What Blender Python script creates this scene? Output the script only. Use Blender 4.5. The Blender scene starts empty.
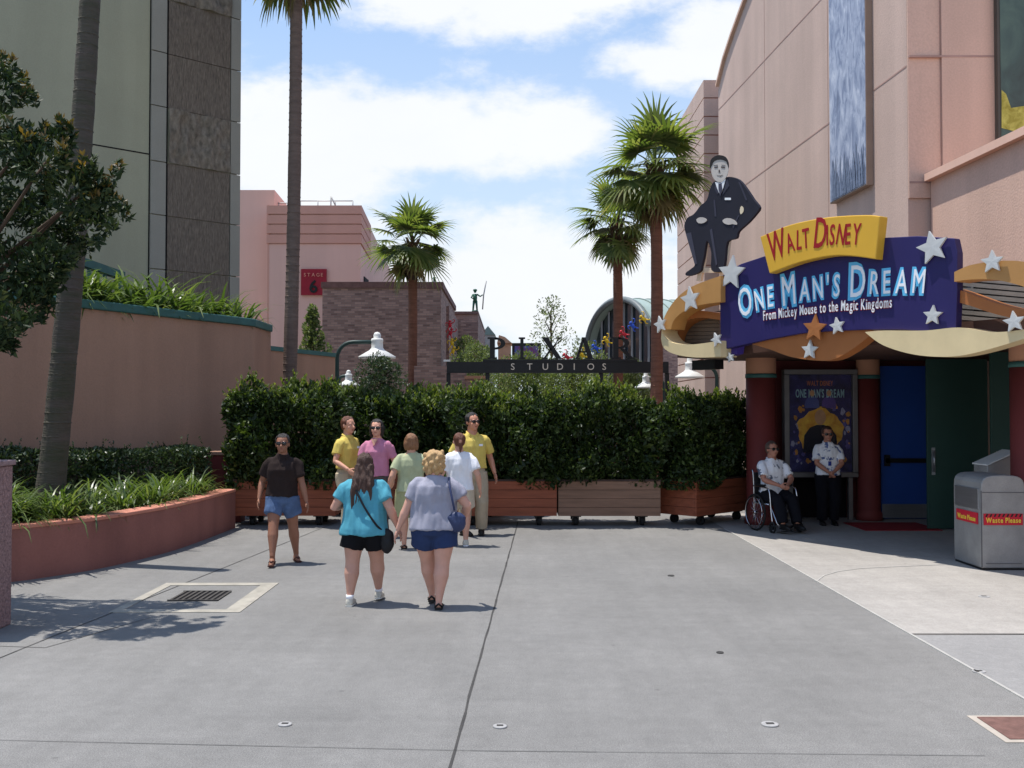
import bpy, math, random
import numpy as np
from mathutils import Vector, Matrix, noise

# ------------------------------------------------------------------ camera, sky, sun, exposure
scene = bpy.context.scene
COL = scene.collection
FPX = 1000.0                      # focal length in pixels of a 1024 px wide frame
CAMZ = 2.0
PITCH = math.atan(24.0 / FPX)
cam_d = bpy.data.cameras.new('camera')
cam_d.sensor_width = 36.0
cam_d.lens = 36.0 * FPX / 1024.0
cam_d.clip_start = 0.1
cam_d.clip_end = 2000.0
cam = bpy.data.objects.new('camera', cam_d)
cam.location = (0, 0, CAMZ)
cam.rotation_euler = (math.pi / 2 + PITCH, 0, 0)
COL.objects.link(cam)
scene.camera = cam

SUN_ELEV = math.radians(75)
SUN_DIR = Vector((-0.955, 0.30, 0)).normalized() * math.cos(SUN_ELEV) + Vector((0, 0, math.sin(SUN_ELEV)))
sun_d = bpy.data.lights.new('sun', 'SUN')
sun_d.energy = 5.0
sun_d.angle = math.radians(0.5)
sun_d.color = (1.0, 0.96, 0.9)
sun = bpy.data.objects.new('sun', sun_d)
sun.rotation_euler = SUN_DIR.to_track_quat('Z', 'Y').to_euler()
sun.location = (-20, -10, 40)
COL.objects.link(sun)

scene.view_settings.view_transform = 'Standard'
scene.view_settings.look = 'None'
scene.view_settings.exposure = 0.1
scene.view_settings.gamma = 1.0
scene.view_settings.use_curve_mapping = False
scene.cycles.max_bounces = 6
scene.cycles.diffuse_bounces = 3
scene.cycles.transparent_max_bounces = 4

def srgb(r, g, b):
    f = lambda c: (c / 255 / 12.92) if c / 255 <= 0.04045 else ((c / 255 + 0.055) / 1.055) ** 2.4
    return (f(r), f(g), f(b), 1)

def build_world():
    w = bpy.data.worlds.new('World')
    scene.world = w
    w.use_nodes = True
    nt = w.node_tree
    nt.nodes.clear()
    N = nt.nodes.new
    L = nt.links.new
    out = N('ShaderNodeOutputWorld')
    bg = N('ShaderNodeBackground')
    bg.inputs['Strength'].default_value = 0.10
    sky = N('ShaderNodeTexSky')
    sky.sky_type = 'NISHITA'
    sky.sun_disc = False
    sky.sun_elevation = SUN_ELEV
    sky.sun_rotation = math.atan2(SUN_DIR.x, SUN_DIR.y)
    sky.air_density = 1.0
    sky.dust_density = 0.6
    sky.ozone_density = 1.6
    tc = N('ShaderNodeTexCoord')
    sep = N('ShaderNodeSeparateXYZ')
    L(tc.outputs['Generated'], sep.inputs[0])

    def m(op, a, b=None, c=None):
        n = N('ShaderNodeMath')
        n.operation = op
        for i, x in enumerate((a, b, c)):
            if x is None:
                continue
            if isinstance(x, (int, float)):
                n.inputs[i].default_value = x
            else:
                L(x, n.inputs[i])
        return n.outputs[0]
    ay = m('ADD', m('ABSOLUTE', sep.outputs['Y']), 0.12)
    u = m('DIVIDE', sep.outputs['X'], ay)
    v = m('DIVIDE', sep.outputs['Z'], ay)
    comb = N('ShaderNodeCombineXYZ')
    L(u, comb.inputs[0])
    L(m('MULTIPLY', v, 1.7), comb.inputs[1])
    nz = N('ShaderNodeTexNoise')
    nz.inputs['Scale'].default_value = 6.5
    nz.inputs['Detail'].default_value = 9
    nz.inputs['Roughness'].default_value = 0.62
    L(comb.outputs[0], nz.inputs['Vector'])
    nf = nz.outputs['Fac']
    nz2 = N('ShaderNodeTexNoise')
    nz2.inputs['Scale'].default_value = 2.2
    nz2.inputs['Detail'].default_value = 6
    nz2.inputs['Roughness'].default_value = 0.6
    L(comb.outputs[0], nz2.inputs['Vector'])
    # the banks of cumulus, given as (azimuth, elevation) tangents
    banks = [(-0.11, 0.248, 0.19, 0.052, 1.0), (-0.19, 0.215, 0.14, 0.05, 0.9), (0.03, 0.245, 0.07, 0.04, 0.7), (0.01, 0.38, 0.17, 0.05, 0.95), (0.20, 0.33, 0.10, 0.04, 0.9),
             (0.13, 0.31, 0.06, 0.028, 0.8), (0.0, 0.11, 0.5, 0.075, 0.8), (0.55, 0.5, 0.3, 0.1, 1.0), (-0.7, 0.5, 0.3, 0.1, 1.0)]
    tot = None
    for (cu, cv, ru, rv, s) in banks:
        du = m('DIVIDE', m('SUBTRACT', u, cu), ru)
        dv = m('DIVIDE', m('SUBTRACT', v, cv), rv)
        d = m('SQRT', m('ADD', m('MULTIPLY', du, du), m('MULTIPLY', dv, dv)))
        e = m('MULTIPLY', m('SUBTRACT', 1.25, d), s)
        tot = e if tot is None else m('MAXIMUM', tot, e)
    dens = m('ADD', tot, m('MULTIPLY', m('SUBTRACT', nf, 0.5), 2.6))
    dens = m('ADD', dens, m('MULTIPLY', m('SUBTRACT', nz2.outputs['Fac'], 0.5), 1.2))
    mr = N('ShaderNodeMapRange')
    mr.interpolation_type = 'SMOOTHSTEP'
    mr.inputs[1].default_value = 0.0
    mr.inputs[2].default_value = 0.62
    L(dens, mr.inputs[0])
    # pale air low over the horizon
    hz = N('ShaderNodeMapRange')
    hz.interpolation_type = 'SMOOTHSTEP'
    hz.inputs[1].default_value = 0.55
    hz.inputs[2].default_value = 0.0
    hz.inputs[3].default_value = 0.12
    hz.inputs[4].default_value = 0.80
    L(v, hz.inputs[0])
    mix1 = N('ShaderNodeMixRGB')
    L(hz.outputs[0], mix1.inputs[0])
    gain = N('ShaderNodeMixRGB')
    gain.blend_type = 'MULTIPLY'
    gain.inputs[0].default_value = 1.0
    L(sky.outputs[0], gain.inputs[1])
    gain.inputs[2].default_value = (1.5, 1.78, 1.95, 1)
    L(gain.outputs[0], mix1.inputs[1])
    mix1.inputs[2].default_value = (7.0, 7.8, 8.9, 1)
    mix2 = N('ShaderNodeMixRGB')
    L(m('MULTIPLY', mr.outputs[0], 0.95), mix2.inputs[0])
    L(mix1.outputs[0], mix2.inputs[1])
    cl = N('ShaderNodeMixRGB')
    L(nz2.outputs['Fac'], cl.inputs[0])
    cl.inputs[1].default_value = (8.2, 8.5, 9.0, 1)
    cl.inputs[2].default_value = (10.2, 10.3, 10.4, 1)
    L(cl.outputs[0], mix2.inputs[2])
    L(mix2.outputs[0], bg.inputs['Color'])
    L(bg.outputs[0], out.inputs[0])
build_world()

# ------------------------------------------------------------------ layout: a pixel of the survey photograph and a distance give a real point
CP, SP_ = math.cos(PITCH), math.sin(PITCH)
def ray(px, py):
    u, v = (px - 512) / FPX, (384 - py) / FPX
    return Vector((u, CP - v * SP_, v * CP + SP_))
def P(px, py, Y):
    d = ray(px, py)
    return Vector((0, 0, CAMZ)) + d * (Y / d.y)
def G(px, py, z=0.0):
    d = ray(px, py)
    return Vector((0, 0, CAMZ)) + d * ((z - CAMZ) / d.z)
def Z(py, Y):
    return P(512, py, Y).z
def X(px, Y):
    return (px - 512) / FPX * Y

random.seed(7)
RNG = np.random.default_rng(7)

# ------------------------------------------------------------------ mesh helpers
class MB:
    def __init__(s):
        s.v, s.f, s.sm = [], [], []
    def add(s, vs, fs, smooth=False):
        b = len(s.v)
        s.v += [tuple(p) for p in vs]
        s.f += [tuple(i + b for i in f) for f in fs]
        s.sm += [smooth] * len(fs)
        return s
    def box(s, c, d, rz=0.0, rx=0.0, ry=0.0):
        x, y, z = d[0] / 2, d[1] / 2, d[2] / 2
        R = Matrix.Rotation(rz, 3, 'Z') @ Matrix.Rotation(ry, 3, 'Y') @ Matrix.Rotation(rx, 3, 'X')
        vs = [R @ Vector((i * x, j * y, k * z)) + Vector(c) for k in (-1, 1) for (i, j) in ((-1, -1), (1, -1), (1, 1), (-1, 1))]
        return s.add(vs, [(3, 2, 1, 0), (4, 5, 6, 7), (0, 1, 5, 4), (1, 2, 6, 5), (2, 3, 7, 6), (3, 0, 4, 7)])
    def bb(s, x0, x1, y0, y1, z0, z1):
        return s.box(((x0 + x1) / 2, (y0 + y1) / 2, (z0 + z1) / 2), (abs(x1 - x0), abs(y1 - y0), abs(z1 - z0)))
    def bar(s, a, b, w, h, up=Vector((0, 0, 1))):
        a, b = Vector(a), Vector(b)
        d = (b - a).normalized()
        if abs(d.dot(up)) > 0.98:
            up = Vector((0, 1, 0))
        sd = d.cross(up).normalized() * w / 2
        u2 = sd.cross(d).normalized() * h / 2
        vs = [a - sd - u2, a + sd - u2, a + sd + u2, a - sd + u2, b - sd - u2, b + sd - u2, b + sd + u2, b - sd + u2]
        return s.add(vs, [(0, 1, 2, 3), (7, 6, 5, 4), (0, 4, 5, 1), (1, 5, 6, 2), (2, 6, 7, 3), (3, 7, 4, 0)])
    def prism(s, poly, ext):
        n = len(poly)
        ext = Vector(ext)
        A = [Vector(p) for p in poly]
        nrm = Vector((0, 0, 0))
        for i in range(n):
            nrm += (A[i]).cross(A[(i + 1) % n])
        if nrm.dot(ext) > 0:
            A = A[::-1]
        B = [p + ext for p in A]
        fs = [tuple(range(n)), tuple(range(2 * n - 1, n - 1, -1))]
        fs += [(i, i + n, (i + 1) % n + n, (i + 1) % n)[::1] for i in range(n)]
        return s.add(A + B, fs)
    def tube(s, pts, rad, n=10, cap=True, flat=1.0, smooth=True):
        pts = [Vector(p) for p in pts]
        if not hasattr(rad, '__len__'):
            rad = [rad] * len(pts)
        vs = []
        prev = None
        for i, p in enumerate(pts):
            t = (pts[min(i + 1, len(pts) - 1)] - pts[max(i - 1, 0)]).normalized()
            if prev is None:
                ref = Vector((0, 0, 1)) if abs(t.z) < 0.9 else Vector((0, 1, 0))
                sd = t.cross(ref).normalized()
            else:
                sd = (prev - t * prev.dot(t)).normalized()
            prev = sd
            up = sd.cross(t).normalized()
            for k in range(n):
                a = 2 * math.pi * k / n
                vs.append(p + sd * math.cos(a) * rad[i] + up * math.sin(a) * rad[i] * flat)
        fs = []
        for i in range(len(pts) - 1):
            for k in range(n):
                fs.append((i * n + k, i * n + (k + 1) % n, (i + 1) * n + (k + 1) % n, (i + 1) * n + k))
        s.add(vs, fs, smooth)
        if cap:
            b = len(s.v) - len(vs)
            s.f += [tuple(b + k for k in range(n - 1, -1, -1)), tuple(b + (len(pts) - 1) * n + k for k in range(n))]
            s.sm += [False, False]
        return s
    def lathe(s, prof, c, n=24, M=None, smooth=True):
        c = Vector(c)
        vs = []
        for (r, z) in prof:
            for k in range(n):
                a = 2 * math.pi * k / n
                q = Vector((r * math.cos(a), r * math.sin(a), z))
                vs.append((M @ q if M else q) + c)
        fs = []
        for i in range(len(prof) - 1):
            for k in range(n):
                fs.append((i * n + k, i * n + (k + 1) % n, (i + 1) * n + (k + 1) % n, (i + 1) * n + k))
        s.add(vs, fs, smooth)
        b = len(s.v) - len(vs)
        s.f += [tuple(b + k for k in range(n - 1, -1, -1)), tuple(b + (len(prof) - 1) * n + k for k in range(n))]
        s.sm += [False, False]
        return s
    def ell(s, c, r, n=14, m=9, R=None):
        vs = [(0, 0, -1)]
        for i in range(1, m):
            a = -math.pi / 2 + math.pi * i / m
            for k in range(n):
                b = 2 * math.pi * k / n
                vs.append((math.cos(a) * math.cos(b), math.cos(a) * math.sin(b), math.sin(a)))
        vs.append((0, 0, 1))
        out = []
        for p in vs:
            q = Vector((p[0] * r[0], p[1] * r[1], p[2] * r[2]))
            out.append((R @ q if R else q) + Vector(c))
        fs = [(0, 1 + (k + 1) % n, 1 + k) for k in range(n)]
        for i in range(m - 2):
            for k in range(n):
                fs.append((1 + i * n + k, 1 + i * n + (k + 1) % n, 1 + (i + 1) * n + (k + 1) % n, 1 + (i + 1) * n + k))
        t = len(vs) - 1
        fs += [(t, 1 + (m - 2) * n + k, 1 + (m - 2) * n + (k + 1) % n) for k in range(n)]
        return s.add(out, fs, True)
    def rings(s, rs, n=20, p=2.3):
        """loft of upright superellipse rings (cx, cy, z, rx, ry)"""
        vs = []
        for (cx, cy, z, rx, ry) in rs:
            for k in range(n):
                a = 2 * math.pi * k / n
                ca, sa = math.cos(a), math.sin(a)
                vs.append((cx + rx * math.copysign(abs(ca) ** (2 / p), ca), cy + ry * math.copysign(abs(sa) ** (2 / p), sa), z))
        fs = []
        m = len(rs)
        for i in range(m - 1):
            for k in range(n):
                fs.append((i * n + k, i * n + (k + 1) % n, (i + 1) * n + (k + 1) % n, (i + 1) * n + k))
        fs += [tuple(range(n - 1, -1, -1)), tuple((m - 1) * n + k for k in range(n))]
        return s.add(vs, fs, True)
    def tf(s, M):
        s.v = [tuple(M @ Vector(p)) for p in s.v]
        return s
    def mesh(s, name):
        me = bpy.data.meshes.new(name)
        me.from_pydata(s.v, [], s.f)
        me.polygons.foreach_set('use_smooth', s.sm)
        me.update()
        return me

def tag(o, label=None, cat=None, group=None, kind=None):
    if label: o['label'] = label
    if cat: o['category'] = cat
    if group: o['group'] = group
    if kind: o['kind'] = kind
    return o

def thing(name, label, cat, loc=(0, 0, 0), rz=0.0, group=None):
    o = bpy.data.objects.new(name, None)
    o.empty_display_size = 0.2
    o.location = loc
    o.rotation_euler = (0, 0, rz)
    COL.objects.link(o)
    return tag(o, label, cat, group)

def rootM(o):
    M = Matrix.Translation(o.location) @ Matrix.Rotation(o.rotation_euler.z, 4, 'Z')
    return (rootM(o.parent) @ M) if o.parent else M

def obj(name, mb, mat, parent=None, world=True, bevel=0.0, local=False):
    """link a mesh; world coordinates are turned into those of the thing it belongs to"""
    if isinstance(mb, MB):
        if parent is not None and not local:
            mb.tf(rootM(parent).inverted())
        me = mb.mesh(name)
    else:
        me = mb
        if parent is not None and not local:
            me.transform(rootM(parent).inverted())
    me.materials.clear()
    me.materials.append(mat)
    o = bpy.data.objects.new(name, me)
    COL.objects.link(o)
    o.parent = parent
    if bevel:
        bv = o.modifiers.new('bevel', 'BEVEL')
        bv.width = bevel
        bv.segments = 2
        bv.limit_method = 'ANGLE'
        bv.angle_limit = math.radians(40)
    return o

def solo(name, mb, mat, label, cat, loc, group=None, bevel=0.0, kind=None):
    """a thing that is one mesh, its origin at its base"""
    L = Vector(loc)
    if isinstance(mb, MB):
        mb.tf(Matrix.Translation(-L))
    else:
        mb.transform(Matrix.Translation(-L))
    o = obj(name, mb, mat, bevel=bevel)
    o.location = L
    return tag(o, label, cat, group, kind)

def struct(name, mb, mat):
    return tag(obj(name, mb, mat), kind='structure')

def kids(o):
    return [c for c in list(COL.objects) if c.parent == o]

def copy_tree(o, parent=None):
    c = o.copy()
    COL.objects.link(c)
    if parent is not None:
        c.parent = parent
    for k in kids(o):
        copy_tree(k, c)
    return c

# ------------------------------------------------------------------ materials
def M(name, col, rough=0.8, var=0.12, scale=2.0, bump=0.15, bscale=60.0, metal=0.0, spec=0.35, stretch=(1, 1, 1), streak=0.0, fine=0.0, col2=None, detail=6):
    m = bpy.data.materials.new(name)
    m.use_nodes = True
    nt = m.node_tree
    nt.nodes.clear()
    N, L = nt.nodes.new, nt.links.new
    out = N('ShaderNodeOutputMaterial')
    b = N('ShaderNodeBsdfPrincipled')
    L(b.outputs[0], out.inputs[0])
    b.inputs['Roughness'].default_value = rough
    b.inputs['Metallic'].default_value = metal
    b.inputs['Specular IOR Level'].default_value = spec
    tc = N('ShaderNodeTexCoord')
    mp = N('ShaderNodeMapping')
    mp.inputs['Scale'].default_value = stretch
    L(tc.outputs['Object'], mp.inputs[0])
    nz = N('ShaderNodeTexNoise')
    nz.inputs['Scale'].default_value = scale
    nz.inputs['Detail'].default_value = detail
    nz.inputs['Roughness'].default_value = 0.6
    L(mp.outputs[0], nz.inputs['Vector'])
    c = srgb(*col) if max(col) > 1.01 else (*col, 1)
    c2 = (srgb(*col2) if max(col2) > 1.01 else (*col2, 1)) if col2 else None
    rp = N('ShaderNodeValToRGB')
    rp.color_ramp.elements[0].position = 0.3
    rp.color_ramp.elements[1].position = 0.7
    lo = c2 or tuple(x * (1 - var) for x in c[:3]) + (1,)
    hi = c if c2 else tuple(min(1, x * (1 + var)) for x in c[:3]) + (1,)
    rp.color_ramp.elements[0].color = lo
    rp.color_ramp.elements[1].color = hi
    L(nz.outputs['Fac'], rp.inputs[0])
    colout = rp.outputs[0]
    if streak:
        n3 = N('ShaderNodeTexNoise')
        mp3 = N('ShaderNodeMapping')
        mp3.inputs['Scale'].default_value = (1.0, 1.0, 0.08)
        L(tc.outputs['Object'], mp3.inputs[0])
        L(mp3.outputs[0], n3.inputs['Vector'])
        n3.inputs['Scale'].default_value = 1.6
        n3.inputs['Detail'].default_value = 5
        mr = N('ShaderNodeMapRange')
        mr.inputs[1].default_value = 0.35
        mr.inputs[2].default_value = 0.7
        mr.inputs[3].default_value = 1.0
        mr.inputs[4].default_value = 1.0 - streak
        L(n3.outputs['Fac'], mr.inputs[0])
        mm = N('ShaderNodeMixRGB')
        mm.blend_type = 'MULTIPLY'
        mm.inputs[0].default_value = 1
        L(colout, mm.inputs[1])
        L(mr.outputs[0], mm.inputs[2])
        colout = mm.outputs[0]
    if fine:
        n4 = N('ShaderNodeTexNoise')
        n4.inputs['Scale'].default_value = bscale
        n4.inputs['Detail'].default_value = 3
        L(mp.outputs[0], n4.inputs['Vector'])
        mr = N('ShaderNodeMapRange')
        mr.inputs[1].default_value = 0.3
        mr.inputs[2].default_value = 0.7
        mr.inputs[3].default_value = 1.0 - fine
        mr.inputs[4].default_value = 1.0 + fine
        L(n4.outputs['Fac'], mr.inputs[0])
        mm = N('ShaderNodeMixRGB')
        mm.blend_type = 'MULTIPLY'
        mm.inputs[0].default_value = 1
        L(colout, mm.inputs[1])
        L(mr.outputs[0], mm.inputs[2])
        colout = mm.outputs[0]
    L(colout, b.inputs['Base Color'])
    if bump:
        n2 = N('ShaderNodeTexNoise')
        n2.inputs['Scale'].default_value = bscale
        n2.inputs['Detail'].default_value = 4
        L(mp.outputs[0], n2.inputs['Vector'])
        bp = N('ShaderNodeBump')
        bp.inputs['Strength'].default_value = bump
        bp.inputs['Distance'].default_value = 0.02
        L(n2.outputs['Fac'], bp.inputs['Height'])
        L(bp.outputs[0], b.inputs['Normal'])
    return m

def leafmat(name, cols, trans=0.25, rough=0.45, spec=0.4):
    """foliage: each leaf takes its own tone"""
    m = bpy.data.materials.new(name)
    m.use_nodes = True
    nt = m.node_tree
    nt.nodes.clear()
    N, L = nt.nodes.new, nt.links.new
    out = N('ShaderNodeOutputMaterial')
    b = N('ShaderNodeBsdfPrincipled')
    b.inputs['Roughness'].default_value = rough
    b.inputs['Specular IOR Level'].default_value = spec
    g = N('ShaderNodeNewGeometry')
    rp = N('ShaderNodeValToRGB')
    el = rp.color_ramp.elements
    while len(el) < len(cols):
        el.new(0.5)
    for i, c in enumerate(cols):
        el[i].position = c[0]
        el[i].color = (*c[1], 1)
    L(g.outputs['Random Per Island'], rp.inputs[0])
    L(rp.outputs[0], b.inputs['Base Color'])
    t = N('ShaderNodeBsdfTranslucent')
    mx = N('ShaderNodeMixRGB')
    mx.blend_type = 'MULTIPLY'
    mx.inputs[0].default_value = 1
    mx.inputs[2].default_value = (1.5, 1.6, 0.6, 1)
    L(rp.outputs[0], mx.inputs[1])
    L(mx.outputs[0], t.inputs['Color'])
    ms = N('ShaderNodeMixShader')
    ms.inputs[0].default_value = trans
    L(b.outputs[0], ms.inputs[1])
    L(t.outputs[0], ms.inputs[2])
    L(ms.outputs[0], out.inputs[0])
    return m

def brickmat(name, c1, c2, mortar, scale=1.0, bw=0.24, bh=0.08):
    m = bpy.data.materials.new(name)
    m.use_nodes = True
    nt = m.node_tree
    nt.nodes.clear()
    N, L = nt.nodes.new, nt.links.new
    out = N('ShaderNodeOutputMaterial')
    b = N('ShaderNodeBsdfPrincipled')
    b.inputs['Roughness'].default_value = 0.85
    L(b.outputs[0], out.inputs[0])
    tc = N('ShaderNodeTexCoord')
    sp = N('ShaderNodeSeparateXYZ')
    L(tc.outputs['Object'], sp.inputs[0])
    ad = N('ShaderNodeMath')
    L(sp.outputs[0], ad.inputs[0])
    L(sp.outputs[1], ad.inputs[1])
    cb = N('ShaderNodeCombineXYZ')
    L(ad.outputs[0], cb.inputs[0])
    L(sp.outputs[2], cb.inputs[1])
    br = N('ShaderNodeTexBrick')
    br.inputs['Scale'].default_value = scale
    br.inputs['Brick Width'].default_value = bw
    br.inputs['Row Height'].default_value = bh
    br.inputs['Mortar Size'].default_value = 0.009
    br.inputs['Bias'].default_value = -0.1
    br.inputs['Color1'].default_value = srgb(*c1)
    br.inputs['Color2'].default_value = srgb(*c2)
    br.inputs['Mortar'].default_value = srgb(*mortar)
    L(cb.outputs[0], br.inputs['Vector'])
    nz = N('ShaderNodeTexNoise')
    nz.inputs['Scale'].default_value = 1.2
    nz.inputs['Detail'].default_value = 6
    L(tc.outputs['Object'], nz.inputs['Vector'])
    mr = N('ShaderNodeMapRange')
    mr.inputs[3].default_value = 0.7
    mr.inputs[4].default_value = 1.3
    L(nz.outputs['Fac'], mr.inputs[0])
    mm = N('ShaderNodeMixRGB')
    mm.blend_type = 'MULTIPLY'
    mm.inputs[0].default_value = 1
    L(br.outputs['Color'], mm.inputs[1])
    L(mr.outputs[0], mm.inputs[2])
    L(mm.outputs[0], b.inputs['Base Color'])
    bp = N('ShaderNodeBump')
    bp.inputs['Strength'].default_value = 0.5
    bp.inputs['Distance'].default_value = 0.01
    bp.invert = True
    L(br.outputs['Fac'], bp.inputs['Height'])
    L(bp.outputs[0], b.inputs['Normal'])
    return m

def pavemat(name, col, blotch=0.14, speck=0.16, spots=False):
    m = bpy.data.materials.new(name)
    m.use_nodes = True
    nt = m.node_tree
    nt.nodes.clear()
    N, L = nt.nodes.new, nt.links.new
    out = N('ShaderNodeOutputMaterial')
    b = N('ShaderNodeBsdfPrincipled')
    b.inputs['Roughness'].default_value = 0.8
    b.inputs['Specular IOR Level'].default_value = 0.3
    L(b.outputs[0], out.inputs[0])
    tc = N('ShaderNodeTexCoord')
    c = N('ShaderNodeRGB')
    c.outputs[0].default_value = srgb(*col)
    cur = c.outputs[0]
    def layer(scale, lo, hi, a=0.3, bb=0.7, detail=5, st=(1, 1, 1), rough=0.6):
        nonlocal cur
        mp = N('ShaderNodeMapping')
        mp.inputs['Scale'].default_value = st
        L(tc.outputs['Object'], mp.inputs[0])
        n = N('ShaderNodeTexNoise')
        n.inputs['Scale'].default_value = scale
        n.inputs['Detail'].default_value = detail
        n.inputs['Roughness'].default_value = rough
        L(mp.outputs[0], n.inputs['Vector'])
        r = N('ShaderNodeMapRange')
        r.inputs[1].default_value = a
        r.inputs[2].default_value = bb
        r.inputs[3].default_value = lo
        r.inputs[4].default_value = hi
        L(n.outputs['Fac'], r.inputs[0])
        mm = N('ShaderNodeMixRGB')
        mm.blend_type = 'MULTIPLY'
        mm.inputs[0].default_value = 1
        L(cur, mm.inputs[1])
        L(r.outputs[0], mm.inputs[2])
        cur = mm.outputs[0]
        return n
    layer(0.35, 1 - blotch, 1 + blotch)
    layer(1.6, 1 - blotch * 0.6, 1 + blotch * 0.5, st=(1.0, 0.5, 1), detail=8, rough=0.7)
    layer(9.0, 0.93, 1.07)
    layer(38.0, 0.93, 1.07, detail=4)
    layer(0.9, 1.0, 1 - blotch * 0.9, a=0.55, bb=0.75, detail=9, rough=0.72)
    n = layer(130.0, 1 - speck, 1 + speck, a=0.35, bb=0.65, detail=3)
    if spots:                  # old gum and oil spots, and long faint scuffs
        for sc_, rad_, lo_ in ((1.3, .035, .72), (2.9, .05, .86)):
            vo = N('ShaderNodeTexVoronoi')
            vo.inputs['Scale'].default_value = sc_
            L(tc.outputs['Object'], vo.inputs['Vector'])
            r = N('ShaderNodeMapRange')
            r.inputs[1].default_value = rad_ * .5
            r.inputs[2].default_value = rad_
            r.inputs[3].default_value = lo_
            r.inputs[4].default_value = 1.0
            L(vo.outputs['Distance'], r.inputs[0])
            mm = N('ShaderNodeMixRGB')
            mm.blend_type = 'MULTIPLY'
            mm.inputs[0].default_value = 1
            L(cur, mm.inputs[1])
            L(r.outputs[0], mm.inputs[2])
            cur = mm.outputs[0]
        layer(1.1, 0.94, 1.06, st=(3.0, 0.22, 1), detail=7, rough=.7)
        layer(1.4, 0.95, 1.05, st=(0.25, 2.6, 1), detail=7, rough=.7)
    L(cur, b.inputs['Base Color'])
    bp = N('ShaderNodeBump')
    bp.inputs['Strength'].default_value = 0.25
    bp.inputs['Distance'].default_value = 0.004
    L(n.outputs['Fac'], bp.inputs['Height'])
    L(bp.outputs[0], b.inputs['Normal'])
    return m

MT = {}
MT['pave'] = pavemat('grey_concrete', (122, 120, 117), 0.13, 0.34, spots=True)
MT['pale'] = pavemat('pale_concrete', (157, 152, 146), 0.13, 0.12, spots=True)
MT['grey2'] = pavemat('grey_walk', (138, 136, 134), 0.10, 0.12)
MT['joint'] = M('joint_dark', (66, 64, 62), 0.9, 0.3, 6)
MT['joint2'] = M('joint_faint', (96, 95, 93), 0.9, 0.2, 6)
MT['edge'] = M('pale_edging', (172, 169, 163), 0.7, 0.15, 8)
MT['pink'] = M('pink_stucco', (206, 178, 163), 0.9, 0.07, 0.35, 0.25, 30, streak=0.14, fine=0.06)
MT['pink_lit'] = M('sunlit_pink_stucco', (216, 180, 160), 0.9, 0.06, 0.4, 0.25, 30, streak=0.12, fine=0.06)  # same pink stucco with sunlight on the front put into a lighter colour
MT['pinkfar'] = M('rose_stucco', (222, 180, 164), 0.9, 0.05, 0.3, 0.05, 25, streak=0.08)
MT['band'] = M('salmon_band', (208, 156, 138), 0.9, 0.06, 0.4, 0.05, 25, streak=0.08)
MT['rosewall'] = M('dusky_pink_stucco', (176, 138, 116), 0.9, 0.08, 0.5, 0.3, 35, streak=0.2, fine=0.05)
MT['redwall'] = M('terracotta_stucco', (152, 100, 90), 0.85, 0.12, 1.2, 0.3, 35, streak=0.25, fine=0.05)
MT['teal'] = M('teal_coping', (58, 100, 96), 0.55, 0.12, 5, 0.05)
MT['beige'] = M('beige_concrete', (168, 165, 140), 0.9, 0.06, 0.5, 0.15, 45, streak=0.12, fine=0.05)
MT['beige2'] = M('grey_concrete_strip', (152, 148, 136), 0.9, 0.07, 0.7, 0.15, 45, streak=0.1, fine=0.05)
MT['panel'] = M('ribbed_concrete', (116, 105, 93), 0.95, 0.3, 9, 0.8, 18, stretch=(4, 4, 0.5), fine=0.2)
MT['panelrock'] = M('carved_concrete', (122, 112, 99), 0.95, 0.45, 7, 1.0, 7, stretch=(1.6, 1.6, 0.9))
MT['brick'] = brickmat('brown_brick', (170, 136, 124), (114, 86, 80), (136, 118, 110), bw=0.26, bh=0.085)
MT['granite'] = M('rough_granite', (150, 120, 116), 0.9, 0.35, 30, 0.6, 60, fine=0.2)
MT['wood'] = M('red_cedar', (142, 78, 54), 0.6, 0.25, 3.0, 0.2, 30, stretch=(0.5, 3, 6))
MT['woodpale'] = M('weathered_brown_wood', (130, 100, 82), 0.65, 0.2, 3.0, 0.2, 30, stretch=(0.5, 3, 6))
MT['soil'] = M('soil', (52, 42, 34), 1.0, 0.4, 20, 0.8, 30)
MT['black'] = M('black_metal', (26, 26, 28), 0.45, 0.2, 5, 0.05)
MT['rubber'] = M('rubber', (30, 30, 30), 0.8, 0.2, 8)
MT['steel'] = M('brushed_steel', (170, 172, 176), 0.35, 0.08, 3, 0.05, 90, metal=0.9, stretch=(1, 1, 12))
MT['alum'] = M('dull_aluminium', (160, 160, 159), 0.5, 0.14, 4, 0.06, 60, metal=0.35, streak=.18, fine=.05)
MT['chrome'] = M('chrome_tube', (200, 200, 205), 0.2, 0.05, 5, 0, metal=1.0)
MT['white'] = M('white_enamel', (226, 226, 222), 0.4, 0.05, 4, 0.03)
MT['lampgreen'] = M('dark_green_pole', (40, 62, 58), 0.5, 0.15, 5, 0.05)
MT['signblue'] = M('indigo_sign_paint', (42, 35, 90), 0.45, 0.06, 1.5, 0.03)
MT['signyellow'] = M('golden_sign_paint', (222, 172, 58), 0.45, 0.05, 1.5, 0.03)
MT['gold'] = M('ochre_ribbon_paint', (190, 140, 82), 0.5, 0.08, 2, 0.05, streak=0.08)
MT['cream'] = M('cream_ribbon_paint', (226, 204, 158), 0.5, 0.08, 2, 0.05, streak=0.08)
MT['orange'] = M('burnt_orange_paint', (168, 106, 60), 0.5, 0.08, 2, 0.05)
MT['red'] = M('crimson_letters', (160, 28, 36), 0.45, 0.05, 3, 0)
MT['lblue'] = M('light_blue_letters', (100, 190, 232), 0.4, 0.05, 3, 0)
MT['lwhite'] = M('white_letters', (245, 246, 248), 0.4, 0.03, 3, 0)
MT['star'] = M('white_star_paint', (200, 200, 197), 0.45, 0.06, 4, 0.03)
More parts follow.
